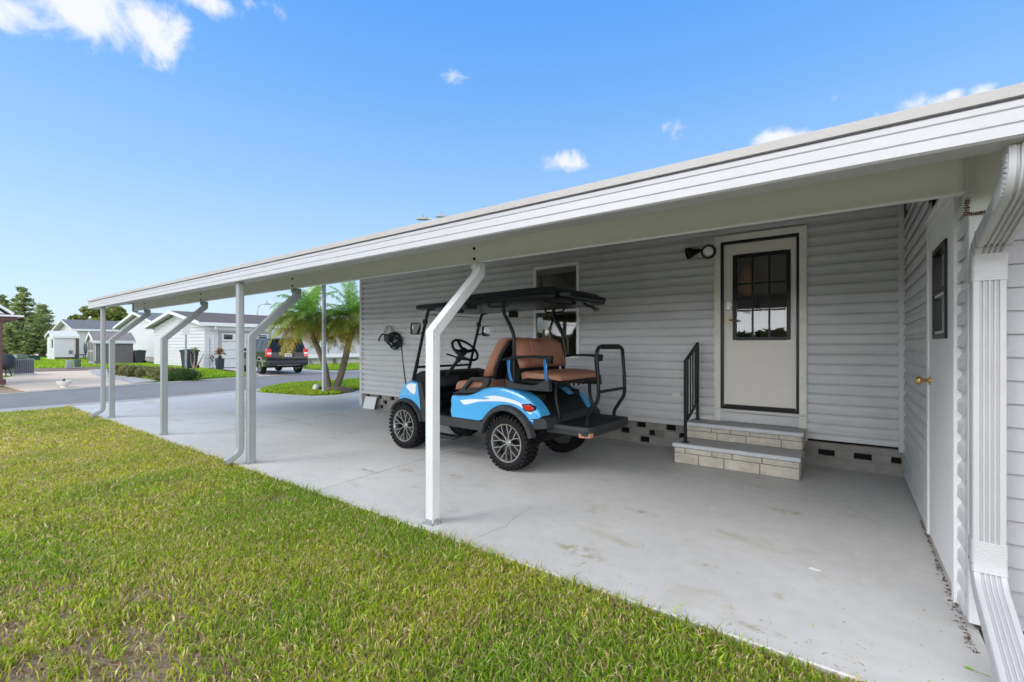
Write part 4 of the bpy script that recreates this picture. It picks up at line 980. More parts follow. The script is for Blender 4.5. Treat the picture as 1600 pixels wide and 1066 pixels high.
# floor, seat box
MB().box((.80,-.56,.455),(1.46,.56,.486)).build('floor','black_plastic',cart)
b_ = MB()
for k in range(9): b_.box((.88+.06*k,-.48,.4865),(.90+.06*k,.48,.4905))
b_.build('floor_mat','rubber',cart)
mb = MB(); mb.prism([(.20,.49),(.20,.80),(.80,.765),(.835,.70),(.815,.49)],'y',-.565,.565); mb.build('seat_box','black_plastic',cart,bevel=.015)
MB().prism([(.04,.86),(.55,.80),(.84,.752),(.84,.768),(.55,.835),(.06,.895)],'y',-.57,.57).build('seat_surround','grey_plastic',cart,bevel=.008)
# cushions
def cushion(name, sec, ya, yb, m='tan', r=.035, label=None, bulge=.0):
    """sec: (x,z) outline; extruded in y with rounded ends"""
    cx = sum(p[0] for p in sec)/len(sec); cz = sum(p[1] for p in sec)/len(sec); secs = []
    for t in np.linspace(0,1,17):
        y = ya+(yb-ya)*t; e = min(t,1-t)*(yb-ya); k = 1 if e > r else (1-(1-math.sqrt(max(0,1-(1-e/r)**2)))*.45)
        b = 1+bulge*math.sin(PI*t)
        secs.append([(cx+(p[0]-cx)*k, y, cz+(p[1]-cz)*k*b) for p in sec])
    return MB().rectsweep(secs).build(name, m, cart, smooth=55)
fs = P2([(.30,.83),(.86,.79),(.885,.81),(.875,.86),(.80,.905),(.60,.915),(.36,.90),(.29,.87)],3)
cushion('front_seat', fs, -.50, -.01); cushion('front_seat', fs, .01, .50)
def backrest(y0, y1, xb, zb, xt, zt, th, m, name, crest=.05):
    """curved padded back; face normal along +x"""
    nu, nv = 14, 12; mb = MB(); vs = []; 
    for side in (1,-1):
        for i in range(nu+1):
            t = i/nu; y = y0+(y1-y0)*t; w = math.sin(PI*t)**.35 if 0<t<1 else 0
            for j in range(nv+1):
                s = j/nv; e = (math.sin(PI*min(1,max(0,s)))**.4 if 0<s<1 else 0)*w
                tp = zt+crest*(4*(t-.5)**2 if crest < 0 else (1-4*(t-.5)**2))*0 + crest*(math.sin(PI*t)**.6 if 0<t<1 else 0)
                z = zb+(tp-zb)*s; x = xb+(xt-xb)*(s**1.25)
                wrap = th*.5*abs(2*t-1)**3
                vs.append((x+side*th*.5*e+wrap, y+(.0), z))
    m_ = (nu+1)*(nv+1); fs_ = []
    for k in (0,1):
        for i in range(nu):
            for j in range(nv):
                a = k*m_+i*(nv+1)+j; fs_.append((a,a+1,a+nv+2,a+nv+1))
    mb.add(vs, fs_); return mb.build(name, m, cart, smooth=70)
for (a, b) in ((.0,.50),(-.50,-.0)):
    backrest(a+.01,b-.005,.36,.97,.13,1.385,.13,'tan','front_backrest',.03)
    sh = MB(); secs=[]
    for (x,z,h2_) in ((.31,.93,.20),(.27,1.05,.23),(.19,1.22,.23),(.10,1.36,.20),(.07,1.385,.14)):
        c_ = (a+b)/2; secs.append([(x-.030,c_-h2_,z),(x-.030,c_+h2_,z),(x+.012,c_+h2_,z+.01),(x+.012,c_-h2_,z+.01)])
    sh.rectsweep(secs).build('backrest_shell','black_plastic',cart,bevel=.012)
# rear seat facing backwards
def rear_back(y0, y1):
    nu, nv = 18, 12; vs = []; mb = MB()
    for side in (1,-1):
        for i in range(nu+1):
            t = i/nu; y = y0+(y1-y0)*t; w = (1-abs(2*t-1)**6)
            dip = -.035*math.exp(-((t-.5)/.12)**2)
            for j in range(nv+1):
                s = j/nv; e = (1-abs(2*s-1)**4)**.6*w**.5
                z = 1.075+(1.412+dip-.06*abs(2*t-1)**5-1.075)*s; x = -.075+.09*s
                vs.append((x+side*.065*e, y, z))
    m_ = (nu+1)*(nv+1); fs_ = []
    for k in (0,1):
        for i in range(nu):
            for j in range(nv):
                a = k*m_+i*(nv+1)+j; fs_.append((a,a+1,a+nv+2,a+nv+1))
    mb.add(vs, fs_); return mb.build('rear_backrest','tan',cart,smooth=70)
rb = rear_back(-.47,.47)
b_ = MB()
for y in (-.335,.335): b_.tube([(-.158,y,1.10),(-.150,y,1.25),(-.118,y,1.375)],.0035,6)
b_.build('seam','tan',rb,smooth=60)
rs = P2([(-.06,.955),(-.50,.955),(-.535,.975),(-.525,1.01),(-.46,1.035),(-.30,1.045),(-.10,1.04),(-.05,1.01)],3)
cushion('rear_seat', rs, -.47, .47, r=.05, bulge=.0)
MB().box((-.53,-.46,.918),(-.04,.46,.954)).build('seat_frame','black_metal',cart,bevel=.006)
b_ = MB()
for k in range(9): b_.box((-.536,-.40+.10*k,.892),(-.528,-.37+.10*k,.917))
b_.build('seat_bracket','black_metal',cart)
MB().box((-.05,-.40,.85),(.20,.40,1.36)).build('seat_back_frame','dark',cart,bevel=.02) if False else MB().prism([(.0,.86),(.20,.90),(.14,1.10),(.05,1.33),(.0,1.33),(-.03,1.08)],'y',-.40,.40).build('seat_back_frame','dark',cart,bevel=.01)
for s_ in (1,-1):
    y = .535*s_
    # skirt
    sk_ = P2([(.04,.86),(.04,.965)],1)+P2([(.04,.965),(-.04,.935),(-.20,.912),(-.36,.925),(-.44,.965),(-.505,.97)],3)+[(-.515,.86)]
    MB().prism(sk_,'y',y-.035,y+.035).build('armrest_skirt','grey_plastic',cart,bevel=.008)
    # armrest bar
    secs = []
    for (u,z,h_,w_) in ((.10,1.162,.008,.022),(.03,1.178,.016,.030),(-.12,1.200,.014,.030),(-.30,1.205,.014,.030),(-.43,1.200,.016,.030),(-.52,1.195,.022,.030),(-.535,1.19,.02,.026)):
        secs.append([(u,y-w_,z-h_),(u,y+w_,z-h_),(u,y+w_,z+h_),(u,y-w_,z+h_)])
    ar = MB().rectsweep(secs).build('armrest','black_plastic',cart,bevel=.006,smooth=30)
    MB().box((-.525,y-.032,1.135),(-.48,y+.032,1.18)).build('armrest_end','black_plastic',ar,bevel=.004)
    for (xt,xb) in ((.02,-.02),(-.455,-.475)):
        MB().rectsweep([[(xb-.020,y-.014,.93),(xb+.020,y-.014,.93),(xb+.020,y+.014,.93),(xb-.020,y+.014,.93)],[(xt-.012,y-.012,1.06),(xt+.016,y-.012,1.06),(xt+.016,y+.012,1.06),(xt-.012,y+.012,1.06)],[(xt-.022,y-.012,1.19),(xt+.026,y-.012,1.19),(xt+.026,y+.012,1.19),(xt-.022,y+.012,1.19)]]).build('armrest_post','blue_anod' if s_ == 1 else 'black_plastic',cart,bevel=.004)
    # front hip restraint: closed loop
    y = .545*s_
    outer = P2([(.74,.795),(.66,.86),(.57,.945),(.52,.962),(.30,.962),(.275,.94),(.30,.885),(.36,.835),(.46,.795),(.60,.775),(.72,.775)],3)
    inner = [(.50+(p[0]-.50)*.62+.0, .875+(p[1]-.875)*.58) for p in outer]; n = len(outer)-0
    vs = [(p[0],y+.025,p[1]) for p in outer]+[(p[0],y+.025,p[1]) for p in inner]+[(p[0],y-.025,p[1]) for p in outer]+[(p[0],y-.025,p[1]) for p in inner]
    fs_ = []
    for i in range(n):
        j = (i+1)%n; fs_ += [(i,j,n+j,n+i),(2*n+i,3*n+i,3*n+j,2*n+j),(i,2*n+i,2*n+j,j),(n+i,n+j,3*n+j,3*n+i)]
    MB().add(vs,fs_).build('hip_restraint','grey_plastic',cart,bevel=.006,smooth=40)
    # roof struts
    MB().tube(smoothpath([(-.02,.50*s_,.86),(-.02,.50*s_,1.10),(-.02,.50*s_,1.36),(-.005,.50*s_,1.46),(.055,.50*s_,1.57),(.115,.50*s_,1.67),(.13,.50*s_,1.75),(.10,.50*s_,1.80),(.04,.49*s_,1.805)],6),.020,10).build('rear_strut','black_metal',cart,smooth=60)
    MB().tube(smoothpath([(1.66,.50*s_,.72),(1.63,.50*s_,.88),(1.56,.50*s_,1.10),(1.43,.50*s_,1.52),(1.37,.50*s_,1.70),(1.33,.50*s_,1.765),(1.24,.49*s_,1.78)],6),[.024]*13+[.020]*24,10).build('front_strut','black_metal',cart,smooth=60)
    MB().lathe([(0,-.03),(.032,-.03),(.032,.03),(0,.03)],(1.405,.50*s_,1.62),'z',12).build('strut_clamp','black_plastic',cart,smooth=40)
    # mirrors
    mx = .655*s_
    MB().tube([(1.44,.50*s_,1.47),(1.42,.58*s_,1.49),(1.40,.62*s_,1.50)],.010,8).build('mirror_arm','black_metal',cart,smooth=60)
    mi = MB().box((1.385,mx-.075,1.455),(1.425,mx+.075,1.60)).build('mirror','black_plastic',cart,bevel=.018,seg=3)
    MB().box((1.380,mx-.066,1.464),(1.3845,mx+.066,1.591)).build('mirror_glass','mirror',mi,bevel=.002)
# cross bars
MB().tube([(1.58,-.50,1.04),(1.58,.50,1.04)],.016,8).build('cross_bar','black_metal',cart,smooth=60)
MB().tube([(1.40,-.50,1.715),(1.40,.50,1.715)],.006,8).build('windshield_edge','galv',cart,smooth=60)
MB().tube([(-.02,-.50,1.10),(-.02,.50,1.10)],.016,8).build('cross_bar','black_metal',cart,smooth=60)
# roof canopy
def canopy():
    mb = MB()
    # lower rim tray
    out = [(1.56,-.50),(1.56,.50),(1.50,.575),(-.45,.575),(-.56,.52),(-.58,-.52),(-.45,-.575),(1.50,-.575)]
    def z0(u): return 1.772+.018*(1.56-u)/2.1
    secs = []
    for (k, dz) in ((.975,.0),(1.0,.014),(.995,.047),(.96,.062)):
        secs.append([(.49+(p[0]-.49)*k, p[1]*k, z0(p[0])+dz) for p in out])
    mb.rectsweep(secs); o = mb.build('roof_canopy','roof_black',cart,bevel=.006)
    rr = [(.98,-.42),(.98,.42),(.62,.53),(-.42,.545),(-.53,.48),(-.53,-.48),(-.42,-.545),(.62,-.53)]
    mb = MB(); secs = []
    for (k, dz) in ((1.0,.058),(.99,.11),(.965,.128),(.90,.132)): secs.append([(.2+(p[0]-.2)*k, p[1]*k, z0(p[0])+dz*(1 if p[0] < .9 else .62)) for p in rr])
    mb.rectsweep(secs).build('roof_crown','roof_black',o,bevel=.006)
    mb = MB()
    for y in (-.30,-.10,.10,.30): mb.prism([(1.46,1.845),(.98,1.862),(.98,1.876),(1.40,1.862)],'y',y-.03,y+.03)
    mb.build('roof_rib','roof_black',o,bevel=.004)
    # moulded hand holds and rear spoiler lip
    for s_ in (1,-1):
        MB().tube(smoothpath([(.30,.555*s_,1.80),(.28,.56*s_,1.752),(.22,.56*s_,1.742),(.06,.56*s_,1.742),(.02,.56*s_,1.76),(.00,.555*s_,1.80)],4),.012,8).build('hand_hold','black_metal',o,smooth=60)
        MB().tube(smoothpath([(-.40,.50*s_,1.79),(-.45,.50*s_,1.745),(-.52,.46*s_,1.74),(-.56,.30*s_,1.745),(-.56,.14*s_,1.76),(-.52,.12*s_,1.79)],4),.014,8).build('hand_hold','black_metal',o,smooth=60)
        MB().box((.72,.50*s_,1.70),(.86,.545*s_,1.775)).build('speaker_pod','black_plastic',o,bevel=.01)
    MB().prism([(-.55,-.44),(-.55,.44),(-.66,.38),(-.66,-.38)],'z',1.815,1.862).build('roof_lip','roof_black',o,bevel=.008)
    secs=[]
    return o
canopy()
MB().prism([(.60,1.74),(1.02,1.735),(1.02,1.79),(.60,1.79)],'y',.40,.60).build('roof_light_bar','grey_plastic',cart,bevel=.014,seg=3)
# nose cowl
mb = MB(); secs = []
hood = [(1.46,.60),(1.46,.845),(1.60,.872),(1.72,.862),(1.86,.79),(1.95,.70),(1.97,.60),(1.93,.52),(1.80,.50)]
for y, k in ((-.50,.93),(-.44,.985),(-.25,1.0),(0,1.01),(.25,1.0),(.44,.985),(.50,.93)): secs.append([(1.46+(p[0]-1.46)*k, y, .62+(p[1]-.62)*k) for p in hood])
nose = mb.rectsweep(secs).build('front_cowl','blue_paint',cart,smooth=40)
archf = [(1.70+.325*math.cos(t), .30+.325*math.sin(t)) for t in np.linspace(R(60), R(160), 10)]
for s_ in (1,-1):
    fpan = [(1.46,.845),(1.62,.872),(1.70,.842),(1.80,.765),(1.86,.64),(1.86,.585)]+archf+[(1.46,.385),(1.40,.40),(1.43,.60)]
    secs = [[(1.62+(p[0]-1.62)*(1-i_), y*s_, .62+(p[1]-.62)*(1-i_)) for p in fpan] for (y, i_) in ((.565,.05),(.558,.012),(.54,.0),(.46,0))]
    q = MB().rectsweep(secs).build('front_fender','blue_paint',cart,smooth=42)
    if s_ == 1: MB().prism(P2([(1.50,.83),(1.60,.84),(1.70,.80),(1.66,.76),(1.60,.72),(1.54,.70),(1.51,.74)],2),'y',.5665,.5685).build('swoosh','white_paint',q)
    fl_ = MB(); secs = []
    for t in np.linspace(R(35), R(165), 20):
        secs.append([(1.70+r_*math.cos(t), y*s_, .29+r_*math.sin(t)) for (r_, y) in ((.310,.52),(.310,.605),(.335,.61),(.352,.58),(.35,.52))])
    fl_.rectsweep(secs).build('fender_flare','grey_plastic',cart,smooth=40)
    mb = MB(); mb.prism([(1.47,.865),(1.40,.86),(1.33,.62),(1.22,.43),(1.24,.36),(1.38,.37),(1.425,.60)],'y',.48*s_,.578*s_); mb.build('cowl_side','grey_plastic',cart,bevel=.010)
MB().box((1.90,-.40,.40),(2.0,.40,.52)).build('front_bumper','black_plastic',cart,bevel=.02)
# dash
mb = MB(); mb.prism([(1.50,.50),(1.50,.985),(1.40,1.00),(1.30,.965),(1.25,.90),(1.28,.80),(1.42,.72),(1.45,.50)],'y',-.52,.52); dsh = mb.build('dashboard','black_plastic',cart,bevel=.012)
MB().prism([(1.50,.985),(1.62,.93),(1.62,.86),(1.50,.86)],'y',-.50,.50).build('cowl_top','black_plastic',cart)
MB().box((1.24,.05,.80),(1.30,.50,.93)).build('glove_box','grey_plastic',dsh,bevel=.012)
MB().prism([(1.42,1.0),(1.30,.98),(1.10,.90),(1.06,.86),(1.12,.84),(1.36,.92)],'y',-.53,-.36).build('grab_panel','black_plastic',cart,bevel=.01)
MB().lathe([(0,.006),(.03,.006),(.032,0)],(1.25,.33,.865),'x',16).build('ignition','brass',dsh)
# steering
cw = Vector((.90,.30,1.265)); ax = Vector((-.69,0,.72)).normalized(); e1_ = Vector((0,1,0)); e2_ = ax.cross(e1_).normalized()
mb = MB(); ring = [cw+e1_*.178*math.cos(t)+e2_*.178*math.sin(t) for t in np.linspace(0,2*PI,41)]; mb.tube(ring,.0165,10,caps=False)
sw_ = mb.build('steering_wheel','black_plastic',cart,smooth=60)
mb = MB()
for t in (R(0),R(180),R(-90)):
    a = cw-ax*.02; d = e1_*math.cos(t)+e2_*math.sin(t); n = ax.cross(d).normalized(); b = cw+d*.17
    mb.rectsweep([[p+n*w_-ax*.007,p-n*w_-ax*.007,p-n*w_+ax*.007,p+n*w_+ax*.007] for p, w_ in ((a,.034),(a+d*.09,.020),(b,.022))])
mb.tube([cw-ax*.05,cw+ax*.005],.042,16); mb.build('wheel_spoke','black_plastic',sw_,smooth=35)
MB().tube([cw-ax*.04, cw-ax*.18],.036,12).tube([cw-ax*.16, Vector((1.36,.30,.80))],.022,12).build('steering_column','black_plastic',cart,smooth=50)
MB().tube([cw-ax*.15+Vector((0,-.03,0)), cw-ax*.15+Vector((.10,.12,.06))],.010,8).tube([cw-ax*.15, cw-ax*.15+Vector((.02,-.14,-.02))],.009,8).build('stalk','black_plastic',cart,smooth=50)
for y in (.28,.12): MB().box((1.30,y-.035,.50),(1.32,y+.035,.60)).build('pedal','black_metal',cart,bevel=.004)
# rear platform with ribs and grab bar
mb = MB(); out = P2([(-.42,-.47),(-.42,.47)],1)+P2([(-.42,.47),(-.70,.475),(-.84,.47),(-.90,.43),(-.925,.30),(-.93,0),(-.925,-.30),(-.90,-.43),(-.84,-.47),(-.42,-.47)],3)[1:-1]
secs = [[( -.65+(p[0]+.65)*k, p[1]*k, z) for p in out] for (k,z) in ((.96,.432),(.99,.442),(1.0,.470),(.985,.474),(.985,.482),(1.0,.486),(1.0,.512),(.985,.524))]
pl_ = mb.rectsweep(secs).build('rear_platform','grey_plastic',cart,smooth=35)
b_ = MB()
for k in range(14): b_.box((-.48-.03*k,-.42,.5245),(-.492-.03*k,.42,.5275))
b_.build('platform_tread','black_plastic',pl_)
MB().prism([(-.80,.478),(-.90,.44),(-.915,.40),(-.90,.40),(-.86,.44),(-.80,.462)],'z',.425,.470).build('wood_scuff','tan',pl_)
for s_ in (1,-1):
    MB().tube(smoothpath([(-.50,.36*s_,.52),(-.50,.36*s_,.62),(-.465,.36*s_,.76),(-.46,.36*s_,.92)],4),.019,8).build('platform_support','black_metal',cart,smooth=60)
mb = MB().tube(smoothpath([(-.80,.30,.525),(-.80,.30,.60),(-.86,.30,.70),(-.915,.30,.80),(-.915,.30,1.0),(-.90,.30,1.20),(-.90,.285,1.27),(-.90,.22,1.305),(-.90,0,1.31),(-.90,-.22,1.305),(-.90,-.285,1.27),(-.90,-.30,1.20),(-.915,-.30,1.0),(-.915,-.30,.80),(-.86,-.30,.70),(-.80,-.30,.60),(-.80,-.30,.525)],5),.019,10)
gb = mb.build('grab_bar','black_metal',cart,smooth=60)
MB().tube([(-.915,-.30,.86),(-.915,.30,.86)],.017,8).build('cross_bar','black_metal',gb,smooth=60)
MB().tube([(-.90,-.19,1.308),(-.90,.19,1.308)],.027,12).build('grip_pad','black_plastic',gb,smooth=60)
MB().lathe([(0,.012),(.03,.010),(.035,0)],(-.80,.30,.524),'z',12).lathe([(0,.012),(.03,.010),(.035,0)],(-.80,-.30,.524),'z',12).build('mount_flange','black_metal',gb)
# ================================================================== SUV across the road
suv = thing('parked_suv','black suv seen from behind on the white neighbour driveway','car',(-21.7,10.95,0),PI-R(8))
def car():
    # local x forward (rear at -.95), y left (towards -Y world after rot) , z up
    W = .90
    body = [(-.93,.50),(-.98,.62),(-.97,.80),(-.93,1.02),(-.60,1.06),(1.2,1.05),(1.75,1.02),(2.6,.98),(3.15,.90),(3.36,.78),(3.40,.55),(3.30,.38),(2.96,.34)]
    ar = lambda cx: [(cx+.40*math.cos(t), .36+.40*math.sin(t)) for t in np.linspace(0,PI,12)]
    body += ar(2.60)[0:]+[(2.2,.32),(.45,.32)]+ar(0)+[(-.41,.36),(-.80,.36)]
    secs = [[(p[0]*.99+.01, y, .36+(p[1]-.36)*k) for p in body] for (y,k) in ((-W,.96),(-W+.03,.995),(-W+.10,1.0),(W-.10,1.0),(W-.03,.995),(W,.96))]
    b = MB().rectsweep(secs).build('body','car_black',suv,smooth=35)
    MB().box((-.6,-.70,.30),(3.1,.70,.75)).build('underbody','dark',suv)
    gh = [(-.90,1.03),(-.78,1.42),(-.66,1.60),(-.3,1.665),(.8,1.68),(1.3,1.64),(1.62,1.45),(2.12,1.04)]
    secs = [[(p[0], y*(1-.17*max(0,(p[1]-1.03)/.65)) , p[1]) for p in gh] for y in (-.86,.86)]
    cab = MB().rectsweep(secs).build('cabin','car_black',suv,bevel=.03,seg=3)
    for s_ in (1,-1):
        def sp(pts):
            mb = MB(); vs = []
            for o_ in (.004,.010):
                for (x,z) in pts: vs.append((x, s_*(.86*(1-.17*(z-1.03)/.65)+o_), z))
            n = len(pts); mb.add(vs,[tuple(range(n)),tuple(range(n,2*n))]+[(i,(i+1)%n,(i+1)%n+n,i+n) for i in range(n)]); return mb
        sp([(-.72,1.10),(-.64,1.45),(-.40,1.55),(-.02,1.57),(-.02,1.10)]).build('side_window','car_glass',suv)
        sp([(.05,1.10),(.05,1.57),(.68,1.58),(.74,1.10)]).build('side_window','car_glass',suv)
        sp([(.82,1.10),(.78,1.58),(1.20,1.55),(1.44,1.42),(1.80,1.10)]).build('side_window','car_glass',suv)
        MB().box((-.85,s_*.895,.58),(3.2,s_*.915,.64)).build('side_trim','car_trim',suv,bevel=.006)
        MB().tube([(-.55,s_*.66,1.70),(-.50,s_*.66,1.73),(.9,s_*.66,1.75),(1.0,s_*.66,1.71)],.016,8).build('roof_rail','car_trim',suv,smooth=50)
        fl_ = MB(); 
        for cx in (0,2.60):
            fl_.rectsweep([[(cx+r_*math.cos(t), y*s_, .36+r_*math.sin(t)) for (r_,y) in ((.39,.86),(.39,.925),(.45,.92),(.46,.87))] for t in np.linspace(0,PI,16)])
        fl_.build('wheel_arch','car_trim',suv,smooth=40)
        MB().box((1.70,s_*.90,1.05),(1.80,s_*1.10,1.20)).build('wing_mirror','car_black',suv,bevel=.03)
        # tail light
        MB().prism([(-.96,.80),(-.99,.80),(-.985,1.08),(-.90,1.18),(-.74,1.16),(-.80,.84)],'y',s_*.70,s_*.915).build('tail_light','red_lens',suv,bevel=.02)
        MB().box((-.996,s_*.72,.93),(-.982,s_*.88,1.0)).build('reverse_light','white_lens',suv)
        for cx in (0,2.60):
            wh = MB().lathe([(0,.105*s_),(.06,.105*s_),(.20,.09*s_),(.225,.10*s_),(.225,-.08*s_),(0,-.08*s_)],(cx,.80*s_,.35),'y',28).build('wheel','gunmetal',suv,smooth=35)
            MB().lathe([(.225,-.10),(.32,-.11),(.35,-.085),(.352,0),(.35,.085),(.32,.11),(.225,.10)],(cx,.80*s_,.35),'y',36,closed=True).build('tyre','rubber',wh,smooth=40)
            mb = MB()
            for k in range(5):
                t = 2*PI*(k+.5)/5; c_ = Vector((cx+.135*math.cos(t),0,.35+.135*math.sin(t))); mb.lathe([(0,.108*s_),(.034,.104*s_),(.04,.095*s_)],(c_.x,.80*s_,c_.z),'y',10)
            mb.build('wheel_opening','dark',wh)
    # rear window, bumper, plate, exhaust
    MB().prism([(-.895,1.09),(-.795,1.43),(-.72,1.56),(-.73,1.57),(-.81,1.44),(-.91,1.09)],'y',-.70,.70).build('rear_window','car_glass',suv)
    MB().prism([(-.62,1.63),(-.86,1.60),(-.86,1.625),(-.60,1.68)],'y',-.62,.62).build('roof_spoiler','car_black',suv,bevel=.01)
    MB().prism([(-.85,.38),(-1.06,.42),(-1.10,.50),(-1.08,.62),(-.93,.66),(-.80,.60)],'y',-.88,.88).build('rear_bumper','grey_plastic',suv,bevel=.03,seg=3)
    MB().prism([(-.90,.385),(-1.065,.405),(-1.09,.44),(-.90,.44)],'y',-.50,.50).build('bumper_lip','car_trim',suv,bevel=.01)
    MB().box((-.992,-.28,.80),(-.978,.28,.96)).build('plate_recess','grey_plastic',suv)
    pp = MB().box((-1.0,-.16,.81),(-.993,.16,.95)).build('number_plate','white_plastic',suv,bevel=.002)
    mb = MB()
    for k in range(6): mb.box((-1.002,-.11+.038*k,.85),(-1.0005,-.085+.038*k,.915))
    mb.build('plate_mark','dark',pp)
    MB().box((-.985,-.16,1.035),(-.965,.02,1.065)).build('badge','steel',suv); MB().box((-.985,.33,.90),(-.975,.41,1.0)).build('badge','steel',suv)
    MB().tube([(-.75,-.50,.30),(-.98,-.50,.28)],.03,10).build('exhaust','steel',suv,smooth=50); MB().tube([(-.7,.12,.34),(-.99,.12,.33)],.03,10).build('tow_bar','dark',suv)
car()
# ================================================================== BACKGROUND BUILDINGS
def lap_wall(a, b, z0, z1f, normal, pitch=.20, dep=.035):
    """clapboard wall from a to b (xy), top given by z1f(t)"""
    mb = MB(); L = math.hypot(b[0]-a[0], b[1]-a[1]); zt = max(z1f(t) for t in np.linspace(0,1,21)); z = z0
    while z < zt-.01:
        z2 = min(z+pitch, zt); ts = [t for t in np.linspace(0,1,81) if z1f(t) >= z2-.001]
        if not ts: 
            ts = [t for t in np.linspace(0,1,81) if z1f(t) >= z+.3*(z2-z)]
            if not ts: break
        t0, t1 = ts[0], ts[-1]; p = lambda t, o: (a[0]+(b[0]-a[0])*t+normal[0]*o, a[1]+(b[1]-a[1])*t+normal[1]*o)
        q0, q1, q2, q3 = p(t0,dep), p(t1,dep), p(t1,0), p(t0,0); w = p(t0,0); w1 = p(t1,0)
        mb.add([(*q0,z),(*q1,z),(*q2,z2),(*q3,z2),(*w,z),(*w1,z)],[(0,1,2,3),(4,5,1,0)]); z = z2
    return mb
def gable_house(name, label, X0, Y0, wx, wy, ze, zp, wm, rm, ov=.35, ridge='y', group=None, pitch=.20):
    """corner (X0,Y0): extends -X by wx and +Y by wy; gable on the -Y face when ridge runs along y"""
    L0 = (X0-wx/2, Y0+wy/2, 0)
    h = thing(name, label, 'house' if 'house' in name or 'home' in name else 'shed', L0, group=group)
    xm = X0-wx/2; gab = lambda t: ze+(zp-ze)*(1-abs(2*t-1))
    mb = lap_wall((X0-wx,Y0),(X0,Y0),.0,gab,(0,-1),pitch); mb.build('wall',wm,h,off=L0)
    mb = lap_wall((X0,Y0),(X0,Y0+wy),.0,lambda t: ze,(1,0),pitch); mb.build('wall',wm,h,off=L0)
    mb = lap_wall((X0-wx,Y0+wy),(X0,Y0+wy),.0,gab,(0,1),pitch); mb.build('wall',wm,h,off=L0)
    mb = lap_wall((X0-wx,Y0),(X0-wx,Y0+wy),.0,lambda t: ze,(-1,0),pitch); mb.build('wall',wm,h,off=L0)
    MB().box((X0-wx+.02,Y0+.02,0),(X0-.02,Y0+wy-.02,ze-.02)).prism([(X0-wx+.05,ze-.03),(X0-.05,ze-.03),(xm,zp-.06)],'y',Y0+.02,Y0+wy-.02).build('core','siding_white',h,off=L0)
    k = (zp-ze)/(wx/2); th = .10
    for s_ in (1,-1):
        xe = xm+s_*(wx/2+ov); zE = ze-k*ov
        r = MB().prism([(xm,zp+.03),(xe,zE+.03),(xe,zE+.03+th),(xm,zp+.03+th)],'y',Y0-ov,Y0+wy+ov).build('roof',rm,h,off=L0)
        MB().prism([(xm,zp+.028),(xe,zE+.028),(xe,zE+.012),(xm,zp+.012)],'y',Y0-ov+.002,Y0+wy+ov-.002).build('soffit','siding_white',r,off=L0)
        MB().box((xe,Y0-ov,zE-.10),(xe+s_*.03,Y0+wy+ov,zE+.11)).build('eave_fascia','white_alu',r,off=L0)
        for yy in (Y0-ov-.03, Y0+wy+ov): MB().prism([(xm,zp-.06),(xe,zE-.06),(xe,zE+.14),(xm,zp+.14)],'y',yy,yy+.03).build('rake_board','white_alu',r,off=L0)
    MB().box((X0-.05,Y0-.03,0),(X0+.03,Y0+.05,ze)).build('corner_trim','white_alu',h,off=L0)
    return h, L0
def fit(cx, lx, rx, eave, peak, corner):
    X0, Y0 = corner; d = -ST*X0+CT*Y0; wx = X0-WY(lx,540,Y0)[0]; wy = WX(rx,540,X0)[1]-Y0; xm = X0-wx/2; dm = -ST*xm+CT*Y0
    return X0, Y0, wx, wy, H+(540-eave)/F*d, H+(540-peak)/F*dm
# white house with the garage
h2, L2 = gable_house('white_house','white clapboard house with brown shingle roof and garage door behind the black suv',-30,10.75,(-30-WY(241,568,10.75)[0]),22,2.62,3.38,'siding_white','shingle_brown',.42)
MB().box((-29.97,10.80,2.24),(-29.93,14.9,2.50)).build('wall_band','white_alu',h2,off=L2)
gy0, gy1, gz = 11.62, 14.35, 2.10
mb = MB(); mb.box((-29.98,gy0-.16,0),(-29.90,gy0,gz+.14)); mb.box((-29.98,gy1,0),(-29.90,gy1+.16,gz+.14)); mb.box((-29.98,gy0,gz),(-29.90,gy1,gz+.14)); mb.build('garage_frame','shed_grey_trim',h2,off=L2)
mb = MB()
for k in range(4): mb.box((-29.985,gy0,.01+.52*k),(-29.93,gy1,.51+.52*k))
gd = mb.build('garage_door','siding_white',h2,bevel=.012,off=L2)
MB().box((-29.986,gy0+.001,.01),(-29.96,gy1-.001,gz-.01)).build('panel_gap','interior_dark',gd,off=L2)
for k in range(4):
    y_ = gy0+.10+.67*k; arc = [(y_,1.68),(y_+.50,1.68),(y_+.50,1.98),(y_,1.98)]
    MB().prism(arc,'x',-29.929,-29.925).build('garage_window','glass_dark',gd,off=L2)
    cy = y_+.25; f_ = MB(); f_.prism([(cy+.20*math.cos(t),1.685+.16*math.sin(t)) for t in np.linspace(0,PI,10)],'x',-29.9245,-29.920)
    f_.build('sunburst','black_metal',gd,off=L2)
    b_ = MB(); b_.box((-29.924,y_-.03,1.65),(-29.918,y_,2.01)); b_.box((-29.924,y_+.50,1.65),(-29.918,y_+.53,2.01)); b_.box((-29.924,y_,1.98),(-29.918,y_+.5,2.01)); b_.box((-29.924,y_,1.65),(-29.918,y_+.5,1.68)); b_.build('window_frame','white_alu',gd,off=L2)
MB().tube([(-29.6,11.18,2.42),(-29.6,11.18,2.30),(-29.95,11.18,2.12),(-29.93,11.18,.10),(-29.6,11.18,.05)],.045,6).build('downspout','white_alu',h2,off=L2)
MB().box((-30.01,15.6,.9),(-29.95,16.6,1.9)).build('window','glass_dark',h2,off=L2)
